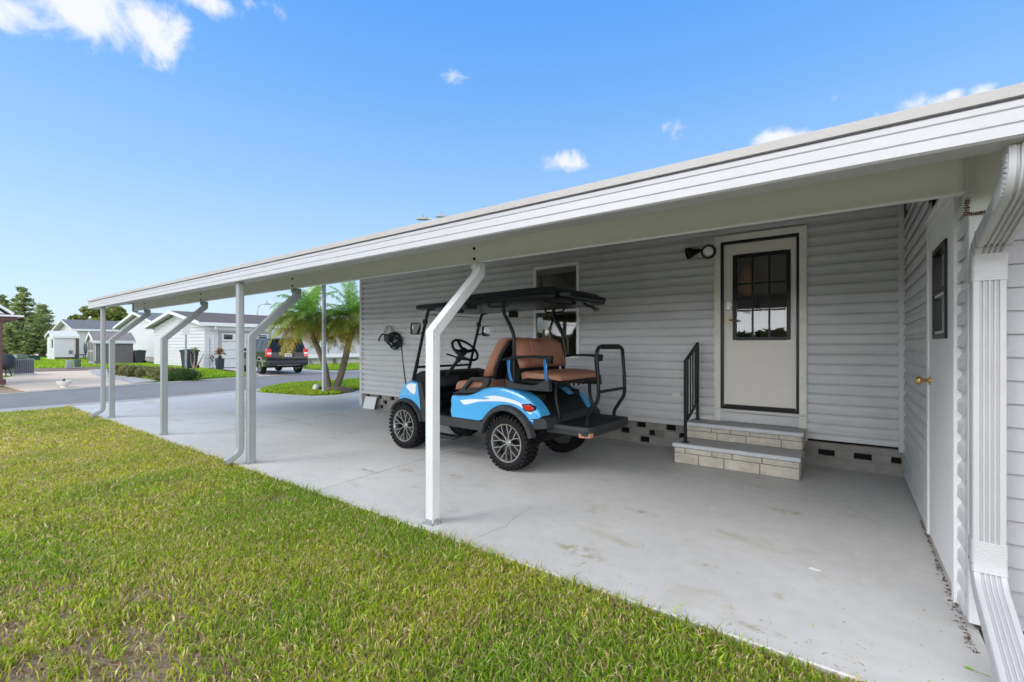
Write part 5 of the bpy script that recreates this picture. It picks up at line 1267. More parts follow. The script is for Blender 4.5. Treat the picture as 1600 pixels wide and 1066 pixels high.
# small rose trellis poles by the garage corner
tr = thing('wall_trellis','thin dark wrought trellis pole against the white garage wall','trellis',(-29.8,10.95,0)); 
MB().tube([(-29.8,10.95,0),(-29.8,10.95,1.75)],.012,6).build('pole','black_metal',tr,off=(-29.8,10.95,0)); 
MB().tube(smoothpath([(-29.8,10.95,.55),(-29.78,11.08,.75),(-29.76,11.12,.58),(-29.78,11.02,.48),(-29.79,11.15,.40)],4),.022,6).build('scroll','black_metal',tr,off=(-29.8,10.95,0))
# house behind it
h3, L3 = gable_house('white_house','white clapboard house with grey roof between the grey shed and the garage house',-43.5,12.6,11,14,2.95,4.05,'siding_white','shingle_grey',.4)
MB().box((-49,12.52,.0),(-43.5,12.58,.42)).build('base_course','block',h3,off=L3)
# first far house, long grey roof
h1, L1 = gable_house('white_house','far white house with long grey shingle roof left of the grey shed',*fit(0,92,200,514,501,D(121,540,49)[:2]),'siding_white','shingle_grey',.55)
# white garden shed with attached lean roof
C1 = WY(85,560,10.0); xw = WY(73.5,540,10.0)[0]-C1[0]
WSF = fit(0,74,120.5,526,519,D(85,540,43)[:2]); wX, wY, wW, wD = WSF[:4]
ws, Lw = gable_house('garden_shed','small white shed with low white roof in front of the far grey roofed house',*WSF,'siding_white','white_alu',.15,pitch=.22)
MB().box((wX-wW*.75,wY-.05,.1),(wX-wW*.45,wY-.018,2.0)).build('shed_door','white_alu',ws,off=Lw); MB().box((wX-wW*.30,wY-.05,1.1),(wX-wW*.15,wY-.018,1.9)).build('shed_window','interior_dark',ws,off=Lw)
MB().box((wX+.016,wY+.03,.0),(wX+.05,wY+wD,.2)).build('shed_base','interior_dark',ws,off=Lw); MB().box((wX+.016,wY+wD*.62,.5),(wX+.05,wY+wD*.80,.85)).build('shed_vent','ac_grey',ws,off=Lw)
MB().box((wX+.06,wY+wD-.12,.0),(wX+.14,wY+wD+.12,2.2)).build('downspout','interior_dark',ws,off=Lw)
# grey resin shed
GSF = fit(0,137.5,208,533,521.5,G(148,569)[:2]); gX, gY, gW, gD = GSF[:4]
gs, Lg = gable_house('garden_shed','dark grey resin shed with pale door trim beside the two trees of houses',*GSF,'shed_grey','shed_roof',.12,pitch=5)
gs['label'] = 'dark grey resin garden shed on the lawn between the white houses'
mb = MB()
n_ = int(gD/.25)
for k in range(n_): mb.box((gX+.015,gY+.05+.25*k,.05),(gX+.03,gY+.10+.25*k,GSF[4]-.03))
mb.build('wall_rib','shed_grey',gs,off=Lg)
mb = MB(); mb.box((gX-gW*.82,gY-.05,.05),(gX-gW*.12,gY-.016,GSF[4])); gsd = mb.build('shed_door','shed_grey_trim',gs,off=Lg)
mb = MB()
for (a_,b_) in ((.78,.52),(.42,.16)):
    for (z0_,z1_) in ((.2,.85),(1.0,1.55)): mb.box((gX-gW*a_,gY-.065,z0_),(gX-gW*b_,gY-.051,z1_))
mb.build('door_panel','shed_grey',gsd,off=Lg)
MB().box((gX-.06,gY-.08,0),(gX+.05,gY-.016,GSF[4])).build('corner_post','shed_grey_trim',gs,off=Lg)
# brown porch at the left frame edge
Lp = (*G(-1,601)[:2],0)
pr_ = thing('brown_porch','brown post and beam porch with white gable roof at the left edge','porch',Lp)
x_, y_ = Lp[0], Lp[1]
MB().box((x_-.07,y_-.07,0),(x_+.07,y_+.07,2.13)).build('post','brown_paint',pr_,bevel=.01,off=Lp); MB().box((x_-.14,y_-.14,0),(x_+.14,y_+.14,.18)).build('post_base','brown_paint',pr_,bevel=.02,off=Lp)
MB().box((x_-3.5,y_-.10,2.18),(x_+.10,y_+.40,2.30)).build('beam','brown_paint',pr_,off=Lp)
MB().box((x_-.10,y_-4.5,2.18),(x_+.08,y_-.101,2.30)).build('beam','brown_paint',pr_,off=Lp)
MB().prism([(y_+.55,2.302),(y_-5,2.302),(y_-5,2.36),(y_+.55,2.36)],'x',x_-4,x_+.25).build('roof','white_alu',pr_,off=Lp)
MB().prism([(y_+.12,2.40),(y_-2.4,4.5),(y_-5,2.40)],'x',x_-3.8,x_+.05).build('gable','siding_white',pr_,off=Lp)
MB().prism([(y_+.30,2.362),(y_-2.4,4.60),(y_-2.4,4.68),(y_+.34,2.43)],'x',x_-4,x_+.12).build('roof','white_alu',pr_,off=Lp)
# AC condensers
def condenser(px0, px1, pyb, pyt, label):
    a = G(px0,pyb); b = G(px1,pyb); d = H*F/(pyb-540); w = (px1-px0)/F*d; hgt = (pyb-pyt)/F*d
    L_ = (a[0],a[1],0); t = thing('air_conditioner', label, 'air conditioner', L_)
    MB().box((0,0,.06),(w*.9,w*.9,hgt-.05)).build('cabinet','ac_grey',t,bevel=.02)
    m_ = MB()
    n_ = 9
    for k in range(n_): m_.box((w*.9*(k+.3)/n_,-.012,.10),(w*.9*(k+.6)/n_,-.001,hgt-.08)); m_.box((w*.9+.001,w*.9*(k+.3)/n_,.10),(w*.9+.012,w*.9*(k+.6)/n_,hgt-.08))
    m_.build('grille','interior_dark',t); MB().box((-.02,-.02,hgt-.05),(w*.9+.02,w*.9+.02,hgt)).build('top_cover','util_grey',t,bevel=.01)
    MB().lathe([(0,.0),(.28,.0),(.26,.03),(0,.05)],(w*.45,w*.45,hgt+.001),'z',20).build('fan_guard','black_metal',t); MB().box((-.06,-.06,-.01),(w*.9+.06,w*.9+.06,.058)).build('concrete_pad','neighbour_drive',t)
    t.rotation_euler = (0,0,R(20)); return t
condenser(6,33,586,561,'slatted grey air conditioner unit beside the brown porch post')
# round dark barbecue in front of it
p = G(8,588); L_ = (p[0],p[1],0); q = thing('barbecue','dark covered round barbecue at the left edge by the brown post','barbecue',L_)
MB().lathe([(0,.95),(.12,.94),(.25,.88),(.32,.75),(.33,.6),(.33,.45),(.25,.32),(.0,.28)],(0,0,0),'z',24).build('kettle','bin_plastic',q,smooth=50)
for k in range(3): t_ = 2*PI*k/3; MB().tube([(.12*math.cos(t_),.12*math.sin(t_),.32),(.24*math.cos(t_),.24*math.sin(t_),0)],.02,6).build('leg','black_metal',q)
# transformer boxes far off
for (px0,px1,pyb,pyt,m_,lab) in ((28,47,561,553,'util_green','low green utility box on the far lawn under the conifer'),(20,27,558,552,'util_grey','pale grey utility box at the far left behind the air conditioner')):
    d = H*F/(pyb-540)*.9; a = D(px0,pyb,d); w = (px1-px0)/F*d; hg = (pyb-pyt)/F*d
    t = thing('utility_box',lab,'utility box',(a[0],a[1],0)); MB().box((0,0,0),(w*.9,1.0,hg*.82)).build('cabinet',m_,t,bevel=.03); MB().prism([(-.03,hg*.82+.001),(1.03,hg*.82+.001),(1.03,hg*.9),(.5,hg),(-.03,hg*.93)],'x',-.03,w*.9+.03).build('lid',m_,t,bevel=.02); t.rotation_euler=(0,0,R(35))
# pedestals
for (px,py,hh,m_,lab) in ((108,575,.45,'util_grey','small grey utility pedestal on the neighbour lawn'),(121,575,.5,'util_green','small dark green utility pedestal on the neighbour lawn')):
    p = G(px,py); t = thing('utility_pedestal',lab,'pedestal',(p[0],p[1],0)); MB().prism([(-.16,0),(.16,0),(.16,hh*.8),(.09,hh),(-.09,hh),(-.16,hh*.8)],'y',-.13,.13).build('housing',m_,t,bevel=.02); MB().box((-.2,-.17,0),(.2,.17,.06)).build('collar','util_grey',t)
# satellite-dish like dark chair by the grey shed
p = G(132,561); t = thing('round_back_chair','dark round backed garden chair left of the grey shed','chair',(p[0]*.97,p[1]*.97,0))
MB().lathe([(0,.0),(.50,.02),(.60,.08),(.58,.10),(0,.06)],(0,0,0),'y',24).build('backrest','bin_plastic',t,smooth=50).location = (0,0,1.05)
MB().box((-.4,-.7,.40),(.4,.0,.48)).build('seat','bin_plastic',t,bevel=.04); 
for a_ in ((-.35,-.6),(.35,-.6),(-.35,0),(.35,0)): MB().box((a_[0]-.03,a_[1]-.03,0),(a_[0]+.03,a_[1]+.03,.5)).build('leg','bin_plastic',t)
# planter bowl
p = G(100,605); L_ = (p[0],p[1],-.01); t = thing('planter_bowl','white stone planter bowl on the beige concrete pad','planter',L_)
MB().lathe([(0,0),(.08,0),(.09,.02),(.07,.04),(.11,.07),(.17,.14),(.19,.20),(.175,.205),(.15,.17),(0,.17)],(0,0,-.0),'z',28).build('bowl','stone_white',t,smooth=40)
# foliage helper -----------------------------------------------
def leafcloud(name, parent, centers, radii, n, size, c1, c2, mname='foliage', flat=.6, aspect=2.2, off=(0,0,0), seed=0, up=0.0):
    r = np.random.default_rng(seed+11); K = len(centers); C_ = np.array(centers); Rd = np.array(radii)
    wgt = Rd.prod(axis=1)**(2/3); idx = r.choice(K, n, p=wgt/wgt.sum())
    d = r.normal(size=(n,3)); d /= np.linalg.norm(d,axis=1)[:,None]; rad = r.random(n)**.45
    P_ = C_[idx]+d*Rd[idx]*rad[:,None]
    a = r.normal(size=(n,3)); a[:,2] = a[:,2]*flat+up; a /= np.linalg.norm(a,axis=1)[:,None]
    b = np.cross(a, r.normal(size=(n,3))); b /= np.linalg.norm(b,axis=1)[:,None]
    s = size*(.6+.8*r.random(n))[:,None]
    V = np.stack([P_-a*s*.5, P_+b*s*.5/aspect, P_+a*s*.5, P_-b*s*.5/aspect],1)
    me = bpy.data.meshes.new(name); me.vertices.add(n*4); me.vertices.foreach_set('co',(V-np.array(off)).reshape(-1))
    me.loops.add(n*4); me.loops.foreach_set('vertex_index', np.arange(n*4,dtype=np.int32)); me.polygons.add(n); me.polygons.foreach_set('loop_start', (np.arange(n)*4).astype(np.int32)); me.update(calc_edges=True)
    cl = r.random(K)[idx]; t = np.clip(cl*.6+r.random(n)*.55-.1,0,1)[:,None]; col = np.array(c1)*(1-t)+np.array(c2)*t
    cc = np.ones((n,4,4)); cc[:,:,:3] = col[:,None,:]; at = me.color_attributes.new('tint','FLOAT_COLOR','POINT'); at.data.foreach_set('color', cc.reshape(-1))
    me.materials.append(M[mname]); o = bpy.data.objects.new(name, me); COL.objects.link(o)
    if parent: o.parent = parent
    return o
# planter sprout
leafcloud('sprout', t, [(0,0,.22)],[(.03,.03,.06)], 40,.07,(.10,.20,.03),(.25,.30,.08),seed=3)
# conifers at the left
def conifer(px, pyb, pyt, wpx, label, seed, dist=58, layers=13, n=9000):
    base = D(px, pyb, dist); L_ = (base[0], base[1], 0); r = random.Random(seed); hg = H+(540-pyt)/F*dist; wr = wpx/F*dist/2
    t = thing('conifer_tree', label, 'tree', L_, group='tall trees beyond the left houses')
    cs, rs, br = [], [], MB().tube([(0,0,0),(.1,0,hg*.5),(.05,.1,hg*.97)],[.32,.2,.04],8)
    for k in range(layers):
        f = k/(layers-1); z = hg*(.10+.88*f); R_ = wr*(1-f)**.75*(1.0 if f > .1 else .8)+.25; nb = max(3,int(8*(1-f))+3)
        for j in range(nb):
            a = 2*PI*(j+r.random())/nb+k; l_ = R_*(.7+.4*r.random())
            br.tube([(0,0,z-.1),(math.cos(a)*l_*.6,math.sin(a)*l_*.6,z+l_*.10),(math.cos(a)*l_,math.sin(a)*l_,z+l_*.05)],[.07,.045,.02],5)
            for q in (.45,.7,.95,1.08):
                cs.append((math.cos(a)*l_*q, math.sin(a)*l_*q, z+l_*.10+.1*r.gauss(0,1))); rs.append((.40+.10*R_*(1.2-q), .40+.10*R_*(1.2-q), .26))
    br.build('trunk','trunk',t,smooth=60)
    leafcloud('crown', t, cs, rs, n, .40, (.08,.15,.05), (.34,.38,.14), seed=seed, aspect=3.2, flat=.55)
    return t
conifer(34,556,452,62,'tallest dark green conifer behind the air conditioner at the left',5,n=8500)
conifer(66,557,478,44,'shorter conifer leaning right, left of the white shed',9,dist=56,layers=10,n=5200)
conifer(2,556,462,34,'conifer half hidden behind the brown porch at the left edge',13,dist=60,n=7000)
conifer(20,557,505,40,'low bushy conifer under the tallest one at the left',17,dist=54,layers=8,n=6000)
def broadleaf(px, pyb, pyt, wpx, dist, label, seed, n=6000, size=.5, c1=(.07,.12,.02), c2=(.26,.28,.07)):
    base = D(px, pyb, dist); L_ = (base[0], base[1], 0); r = random.Random(seed); hg = H+(540-pyt)/F*dist; wr = wpx/F*dist/2
    t = thing('shade_tree', label, 'tree', L_); br = MB(); br.tube([(0,0,0),(.1,0,hg*.35),(0,.1,hg*.6)],[.28,.22,.12],8); cs, rs = [], []
    for k in range(20):
        a = r.random()*2*PI; f = r.random(); e = (math.cos(a)*wr*(.3+.65*f), math.sin(a)*wr*(.3+.65*f), hg*(.58+.36*r.random()*(1.15-f*.5)))
        br.tube([(0,0,hg*.4),(e[0]*.5,e[1]*.5,hg*.55),e],[.1,.07,.03],5); cs.append(e); s_ = wr*(.20+.16*r.random()); rs.append((s_,s_,s_*.62))
    br.build('trunk','trunk',t,smooth=60); leafcloud('crown', t, cs, rs, n, size, c1, c2, seed=seed, aspect=1.8)
    return t
broadleaf(164,556,484,78,80,'round broadleaf tree rising behind the far grey roof',21,n=7000,size=.7)
broadleaf(60,556,530,60,75,'low shrubby tree behind the conifers and left of the white shed',25,n=4000,size=.6)
# distant tree line / hedge mass (reads as one mass)
r = random.Random(31); cs, rs = [], []
for k in range(60):
    x = -125+r.random()*10; y = -10+k*3.0; cs.append((x,y,1.6+1.0*r.random())); rs.append((2.5,2.5,1.6+.6*r.random()))
tag(leafcloud('distant_woods', None, cs, rs, 16000, 1.0, (.03,.06,.015),(.07,.10,.03), seed=40), kind='stuff')
r = random.Random(37); cs, rs = [], []  # unseen leaf bank added behind the camera, blocks bright horizon in door glass
for k in range(34):
    cs.append((-60+3.2*k,-25-2*r.random(),.9+.5*r.random())); rs.append((3.4,2.4,1.1+.5*r.random()))
tag(leafcloud('rear_leaf_blocker', None, cs, rs, 26000, .9, (.04,.07,.02),(.10,.13,.04), seed=41), kind='stuff')
# pinkish bare yard by the conifers
sheet('far_yard', [(-75,9.2),(-78,9.5),(-110,20),(-110,6),(-76,5)], -.06, 'pad')
# low hedge along the pad
hp = [G(178,586), G(205,589), G(240,592), G(262,594), G(282,595)]
hl = ['first low tufted shrub of the row beside the paver path, next to the grey shed','low tufted shrub second in the row beside the paver path','low tufted shrub in the middle of the row beside the paver path','dark green rounded shrub near the road end of the row','dark green shrub beside the sign post at the road']
k_ = 0
for i in range(9):
    f = i/8*4; a = hp[min(3,int(f))]; b = hp[min(3,int(f))+1]; u = f-min(3,int(f)); x = a[0]+(b[0]-a[0])*u-.3; y = a[1]+(b[1]-a[1])*u+.35
    dark_ = i >= 7
    sc_ = .52 if i < 7 else .48
    lab = ['tufted olive shrub nearest the grey shed in the low row','second tufted olive shrub from the grey shed in the low row','third tufted olive shrub from the grey shed in the low row','tufted olive shrub in the middle of the low row','fifth tufted olive shrub in the low row beside the paver path','tufted olive shrub hidden behind the far left carport post','last tufted olive shrub before the dark green ones','dark green round shrub in the low row left of the sign post','dark green round shrub at the road end of the low row'][i]
    t = thing('low_shrub', lab, 'shrub', (x,y,0), group='low shrubs beside the paver path')
    leafcloud('foliage', t, [(0,0,.20),(.25,.1,.18),(-.25,-.1,.20),(.05,-.2,.16)], [(sc_*.6,sc_*.6,.24)]*4, 1500 , .20 if not dark_ else .12, (.10,.12,.035) if not dark_ else (.025,.07,.015), (.24,.23,.10) if not dark_ else (.07,.14,.03), seed=50+i, aspect=4, flat=1.0, up=.5 if not dark_ else 0)
    MB().tube([(0,0,-.02),(.01,0,.2)],[.03,.02],6).build('stem','trunk',t)
# wheelie bins
def bin_(x, y, hgt, m_, label, rz=0, wheels=True):
    t = thing('wheelie_bin', label, 'bin', (x,y,0), R(rz)); w0, w1 = hgt*.24, hgt*.31
    MB().rectsweep([[(-w0,-w0,.05),(w0,-w0,.05),(w0,w0,.05),(-w0,w0,.05)],[(-w1,-w1,hgt*.88),(w1,-w1,hgt*.88),(w1,w1,hgt*.88),(-w1,w1,hgt*.88)]]).build('body',m_,t,bevel=.03)
    MB().box((-w1*1.08,-w1*1.08,hgt*.86),(w1*1.08,w1*1.08,hgt*.91)).build('rim',m_,t,bevel=.01)
    MB().prism([(-w1*1.1,hgt*.915),(w1*1.15,hgt*.915),(w1*1.1,hgt*.96),(0,hgt),(-w1*1.1,hgt*.96)],'x',-w1*1.08,w1*1.08).build('lid',m_,t,bevel=.02)
    for s_ in (1,-1): MB().lathe([(0,.03*s_),(.12,.03*s_),(.12,-.03*s_),(0,-.03*s_)],(s_*(w0+.03),w0,.12),'x',16).build('wheel','rubber',t)
    return t
p = G(289.5,577); bin_(p[0],p[1]+.2,1.12,'bin_plastic','large dark wheelie bin against the white clapboard gable wall')
p = G(209,567); bin_(p[0],p[1],.95,'bin_red','dark red bin between the grey shed and the white house',15); p = G(219,568); bin_(p[0],p[1],1.0,'bin_plastic','dark bin beside the dark red one behind the grey shed',-10)
# street sign seen from behind
p = G(290.5,591); L_ = (p[0],p[1],0); t = thing('street_sign','grey sign post with blank metal plate seen from behind beside the road','sign',L_)
MB().box((-.03,-.03,0),(.03,.03,2.15)).build('post','galv',t); MB().box((-.10,-.045,1.75),(.10,-.031,2.55) if False else (.15,-.031,2.20)).build('sign_plate','galv',t).rotation_euler=(0,0,R(40))
# yucca sapling
p = G(300,587); L_ = (p[0],p[1],0); t = thing('bare_yucca','bare pale branching yucca with a spiky head beside the sign post','plant',L_)
MB().tube([(0,0,0),(.05,.05,.35),(.0,.1,.7),(-.02,.1,1.05)],[.06,.045,.03,.02],8).tube([(.05,.05,.25),(.20,.20,.55),(.28,.34,.95)],[.03,.025,.012],6).tube([(.0,.05,.3),(-.12,.0,.6),(-.14,.0,.95)],[.03,.02,.012],6).build('stem','trunk_pale',t,smooth=60)
def spikes(name, parent, c, n, L_, w, m1, m2, seed, droop=.3, lo=-.2):
    r = np.random.default_rng(seed); V, F_, Cc = [], [], []
    for k in range(n):
        a = r.random()*2*PI; e = lo+(1.35-lo)*r.random(); l = L_*(.7+.5*r.random()); d = np.array([math.cos(a)*math.cos(e),math.sin(a)*math.cos(e),math.sin(e)]); s_ = np.array([-math.sin(a),math.cos(a),0])*w*.5
        p0 = np.array(c); p1 = p0+d*l*.5; p2 = p0+d*l+np.array([0,0,-droop*l]); o = len(V)
        V += [p0-s_,p0+s_,p1+s_*1.1,p1-s_*1.1,p2]; F_ += [(o,o+1,o+2,o+3),(o+3,o+2,o+4)]; u = r.random(); Cc += [np.array(m1)*(1-u)+np.array(m2)*u]*5
    me = bpy.data.meshes.new(name); me.from_pydata([tuple(v) for v in V],[],F_); at = me.color_attributes.new('tint','FLOAT_COLOR','POINT'); at.data.foreach_set('color', np.concatenate([np.array(Cc),np.ones((len(Cc),1))],1).reshape(-1)); me.materials.append(M['foliage'])
    o = bpy.data.objects.new(name, me); COL.objects.link(o); o.parent = parent; return o
spikes('leaf_head', t, (-.02,.1,1.05), 26,.42,.035,(.20,.24,.12),(.34,.34,.2),3)
# potted bromeliad
p = G(343.5,577); L_ = (p[0],p[1],0); t = thing('potted_plant','tall dark square pot with a reddish spiky plant beside the garage door','potted plant',L_)
MB().rectsweep([[(-.15,-.15,0),(.15,-.15,0),(.15,.15,0),(-.15,.15,0)],[(-.18,-.18,.60),(.18,-.18,.60),(.18,.18,.60),(-.18,.18,.60)]]).build('pot','bin_plastic',t,bevel=.02)
spikes('undergrowth', t, (0,0,.60), 60,.26,.05,(.05,.13,.02),(.10,.22,.04),5)
spikes('red_rosette', t, (0,0,.85), 80,.50,.075,(.34,.13,.07),(.26,.22,.09),6,lo=.0); MB().tube([(0,0,.6),(0,0,.9)],.03,6).build('stem','trunk_pale',t)
# ================================================================== PALMS
def frond(mbv, base, az, el, L_, r, droop, col, nleaf=26):
    """append arching pinnate frond to arrays V,F,C"""
    V, F_, C_ = mbv; d0 = Vector((math.cos(az)*math.cos(el), math.sin(az)*math.cos(el), math.sin(el))); pts = []; p = Vector(base); d = d0.copy(); n = 12
    for i in range(n+1):
        pts.append(p.copy()); p = p+d*(L_/n); d = (d+Vector((0,0,-droop/n*(1+1.6*i/n)))).normalized()
    def at_(t):
        f = t*n; i = min(n-1,int(f)); return pts[i].lerp(pts[i+1],f-i), (pts[i+1]-pts[i]).normalized()
    # rachis
    for i in range(n):
        a, b = pts[i], pts[i+1]; s_ = Vector((-math.sin(az),math.cos(az),0))*(.010*(1-i/n)+.003); o = len(V); V += [a-s_,a+s_,b+s_*.9,b-s_*.9]; F_.append((o,o+1,o+2,o+3)); C_ += [Vector((col[0]*.9,col[1]*.8,col[2]*.8))]*4
    for k in range(nleaf):
        t = .14+.86*(k+.5*r.random())/nleaf; q, dd = at_(min(t,.999)); side = dd.cross(Vector((0,0,1)))
        side = side.normalized() if side.length > .05 else Vector((1,0,0)); upv = side.cross(dd).normalized()
        ll = L_*.27*(math.sin(PI*(.15+.80*t))**.7)*(.85+.3*r.random())
        for s_ in (1,-1):
            dirn = (side*s_*(.85)+dd*(.55+.4*t)+upv*(.18-.25*r.random())).normalized(); e = q+dirn*ll+Vector((0,0,-ll*.28*(1+r.random()))); m_ = q+dirn*ll*.55
            w = dd*.012; o = len(V); V += [q-w,q+w,m_+w*1.1,m_-w*1.1,e]; F_ += [(o,o+1,o+2,o+3),(o+3,o+2,o+4)]
            cc = Vector(col)*(.75+.5*r.random()); C_ += [cc]*5
def palm(trunkpts, radii, label, seed, nf, L_):
    L0 = (trunkpts[0][0],trunkpts[0][1],0); t = thing('date_palm',label,'palm tree',L0,group='pygmy date palms on the island turf'); r = random.Random(seed)
    path = smoothpath(trunkpts,5); n = len(path); rad = [radii[0]+(radii[1]-radii[0])*i/(n-1)+(.02 if i > n-6 else 0)+.006*r.random() for i in range(n)]
    tk = MB().tube(path,rad,10); 
    tk.build('trunk','trunk_pale',t,smooth=60,off=L0)
    top = path[-1]; bt = MB()      # old frond bases under the crown
    for k in range(70):
        a = r.random()*2*PI; i = n-1-int(r.random()*n*.38); p = path[i]; d = Vector((math.cos(a),math.sin(a),.9)); bt.tube([p+d*.05,p+d*.13],[.022,.008],4)
    bt.build('frond_stub','trunk',t,off=L0)
    for part, cnt, e0, e1, dr, cols in (('upper_fronds',int(nf*.45),.55,1.45,1.0,((.14,.32,.045),(.27,.46,.08))),('middle_fronds',int(nf*.4),.05,.6,1.25,((.17,.28,.04),(.34,.38,.06))),('lower_fronds',int(nf*.35),-.5,.1,.9,((.36,.34,.04),(.50,.33,.05)))):
        V, F_, C_ = [], [], []
        for k in range(cnt):
            u = r.random(); col = [cols[0][i]*(1-u)+cols[1][i]*u for i in range(3)]
            frond((V,F_,C_), top, 2*PI*(k+r.random())/cnt, e0+(e1-e0)*r.random(), L_*(.85+.3*r.random()), r, dr, col)
        me = bpy.data.meshes.new(part); me.from_pydata([(v[0]-L0[0],v[1]-L0[1],v[2]) for v in V],[],F_); at = me.color_attributes.new('tint','FLOAT_COLOR','POINT')
        at.data.foreach_set('color', np.concatenate([np.array([tuple(c) for c in C_]),np.ones((len(C_),1))],1).reshape(-1)); me.materials.append(M['foliage']); o = bpy.data.objects.new(part,me); COL.objects.link(o); o.parent = t
    return t
dp = 13.2
palm([D(514,611,dp),D(511,590,dp),D(506,568,dp),D(497,545,dp),D(487,520,dp),D(483,500,dp)],(.085,.065),'palm whose trunk leans left behind the thin white porch post',3,54,1.20)
palm([D(524,609,dp+.1),D(532,588,dp+.2),D(539,562,dp+.3),D(544,540,dp+.3),D(549,520,dp+.3),D(552,500,dp+.3)],(.10,.075),'palm whose trunk leans right towards the home corner',8,54,1.20)
p = G(519,613); tag(MB().lathe([(0,.16),(.25,.13),(.42,.05),(.50,0)],(p[0],p[1]+.15,.0),'z',20).build('mulch_mound','mulch',smooth=60),'small reddish mulch mound at the foot of the two palms','mound')
p = G(494,612); t = thing('garden_ornament','small white and dark ornament lying on the island turf beside the porch post','ornament',(p[0],p[1],0))
MB().lathe([(0,.22),(.06,.20),(.10,.12),(.09,.03),(0,0)],(0,0,.0),'z',14).build('body','stone_white',t,smooth=50); MB().lathe([(0,.10),(.06,.08),(.07,.0),(0,-.04)],(.12,.05,.08),'x',12).build('dark_part','black_plastic',t,smooth=50)
# low grey bench / planter rail far right of the house wall
p = G(545,570); L_ = (-28.9,18.0,0); t = thing('garden_bench','low grey bench along the white wall behind the palms','bench',L_)
MB().box((-.25,-1.6,.42),(.2,3.0,.50)).build('seat','util_grey',t); MB().box((-.30,-1.6,.0),(-.22,3.0,.75)).build('backrest','stone_white',t)
for y in (-1.4,.4,2.6): MB().box((-.2,y,0),(.15,y+.1,.42)).build('leg','util_grey',t)
# ================================================================== STREET LAMPS
def lamp(px_head, py_head, px_pole, py_top, dist, label, arm):
    a = D(px_pole, py_top, dist); hd = D(px_head, py_head, dist); L_ = (a[0],a[1],0); t = thing('street_lamp',label,'street lamp',L_,group='street lamps'); v = Vector((hd[0]-a[0],hd[1]-a[1],0))
    MB().tube([(0,0,0),(0,0,a[2])],[.10,.06],10).build('pole','galv',t,smooth=60)
    MB().tube(smoothpath([(0,0,a[2]-.3),(v.x*.15,v.y*.15,a[2]+(hd[2]-a[2])*.55),(v.x*.6,v.y*.6,hd[2]-.02),(v.x,v.y,hd[2])],5),.045,8).build('arm','galv',t,smooth=60)
    u = v.normalized(); s_ = Vector((-u.y,u.x,0)); q = Vector((v.x,v.y,hd[2])); secs = []
    for (d_, w_, h_) in ((-.05,.07,.05),(.10,.16,.09),(.55,.15,.07),(.72,.05,.03)): secs.append([q+u*d_-s_*w_-Vector((0,0,h_*.5)),q+u*d_+s_*w_-Vector((0,0,h_*.5)),q+u*d_+s_*w_*.8+Vector((0,0,h_)),q+u*d_-s_*w_*.8+Vector((0,0,h_))])
    MB().rectsweep(secs).build('lamp_head','util_grey',t,smooth=40); MB().lathe([(0,.20),(.05,.20),(.05,0),(0,0)],(q.x+u.x*.3,q.y+u.y*.3,q.z+.09),'z',10).build('photocell','util_grey',t)
lamp(412,475.5,401.5,488,42,'street lamp over the brown roof behind the bent post',1)
lamp(668,342.5,684,349,28,'street lamp head showing just above the carport roof',1)
lamp(697,338.5,708,347,31,'lamp arm tip showing above the carport roof, right of the first lamp head',1)
lamp(764,328,774,336,33,'faint lamp tip farthest right above the carport roof',1)
# ================================================================== SKY, SUN, CAMERA
SUN_EL, SUN_AZ = R(37), math.atan2(-.80,-.62)     # direction towards the sun (math angle in XY)
w = bpy.data.worlds.new('World'); sc.world = w; w.use_nodes = True; nt = w.node_tree; nt.nodes.clear()
out = nt.nodes.new('ShaderNodeOutputWorld'); bg = nt.nodes.new('ShaderNodeBackground'); sky = nt.nodes.new('ShaderNodeTexSky'); sky.sky_type = 'NISHITA'; sky.sun_disc = False
sky.sun_elevation = SUN_EL; sky.sun_rotation = PI/2-SUN_AZ; sky.air_density = 1.15; sky.dust_density = .35; sky.ozone_density = 2.2; sky.altitude = 0
tc = nt.nodes.new('ShaderNodeTexCoord')
def vm(op, a, b=None):
    n = nt.nodes.new('ShaderNodeVectorMath'); n.operation = op
    for i, q in enumerate((a,b)):
        if q is None: continue
        if isinstance(q, (tuple,Vector)): n.inputs[i].default_value = tuple(q)
        else: nt.links.new(q, n.inputs[i])
    return n
def mt(op, a, b=None, c=None, clamp=False):
    n = nt.nodes.new('ShaderNodeMath'); n.operation = op; n.use_clamp = clamp
    for i, q in enumerate((a,b,c)):
        if q is None: continue
        if isinstance(q,(int,float)): n.inputs[i].default_value = q
        else: nt.links.new(q, n.inputs[i])
    return n.outputs[0]
nz = nt.nodes.new('ShaderNodeTexNoise'); nz.inputs['Scale'].default_value = 13; nz.inputs['Detail'].default_value = 9; nz.inputs['Roughness'].default_value = .62; nz.inputs['Distortion'].default_value = .35
nt.links.new(tc.outputs['Generated'], nz.inputs[0])
clouds = [(150,14,.105,.050,1.05),(215,30,.085,.048,1.0),(268,45,.045,.035,.85),(330,4,.07,.022,.75),(395,8,.04,.018,.6),(10,10,.04,.025,.8),(120,35,.05,.03,.6),(715,122,.038,.018,.60),(880,252,.048,.020,.80),(1212,217,.045,.018,.9),(1252,210,.025,.012,.7),(1050,205,.035,.022,.38),(1425,165,.022,.022,.50),(1460,163,.022,.014,.40),(1492,150,.012,.010,.6),(1540,140,.018,.012,.75),(1360,185,.02,.012,.6),(1305,152,.012,.01,.3)]
tot = None
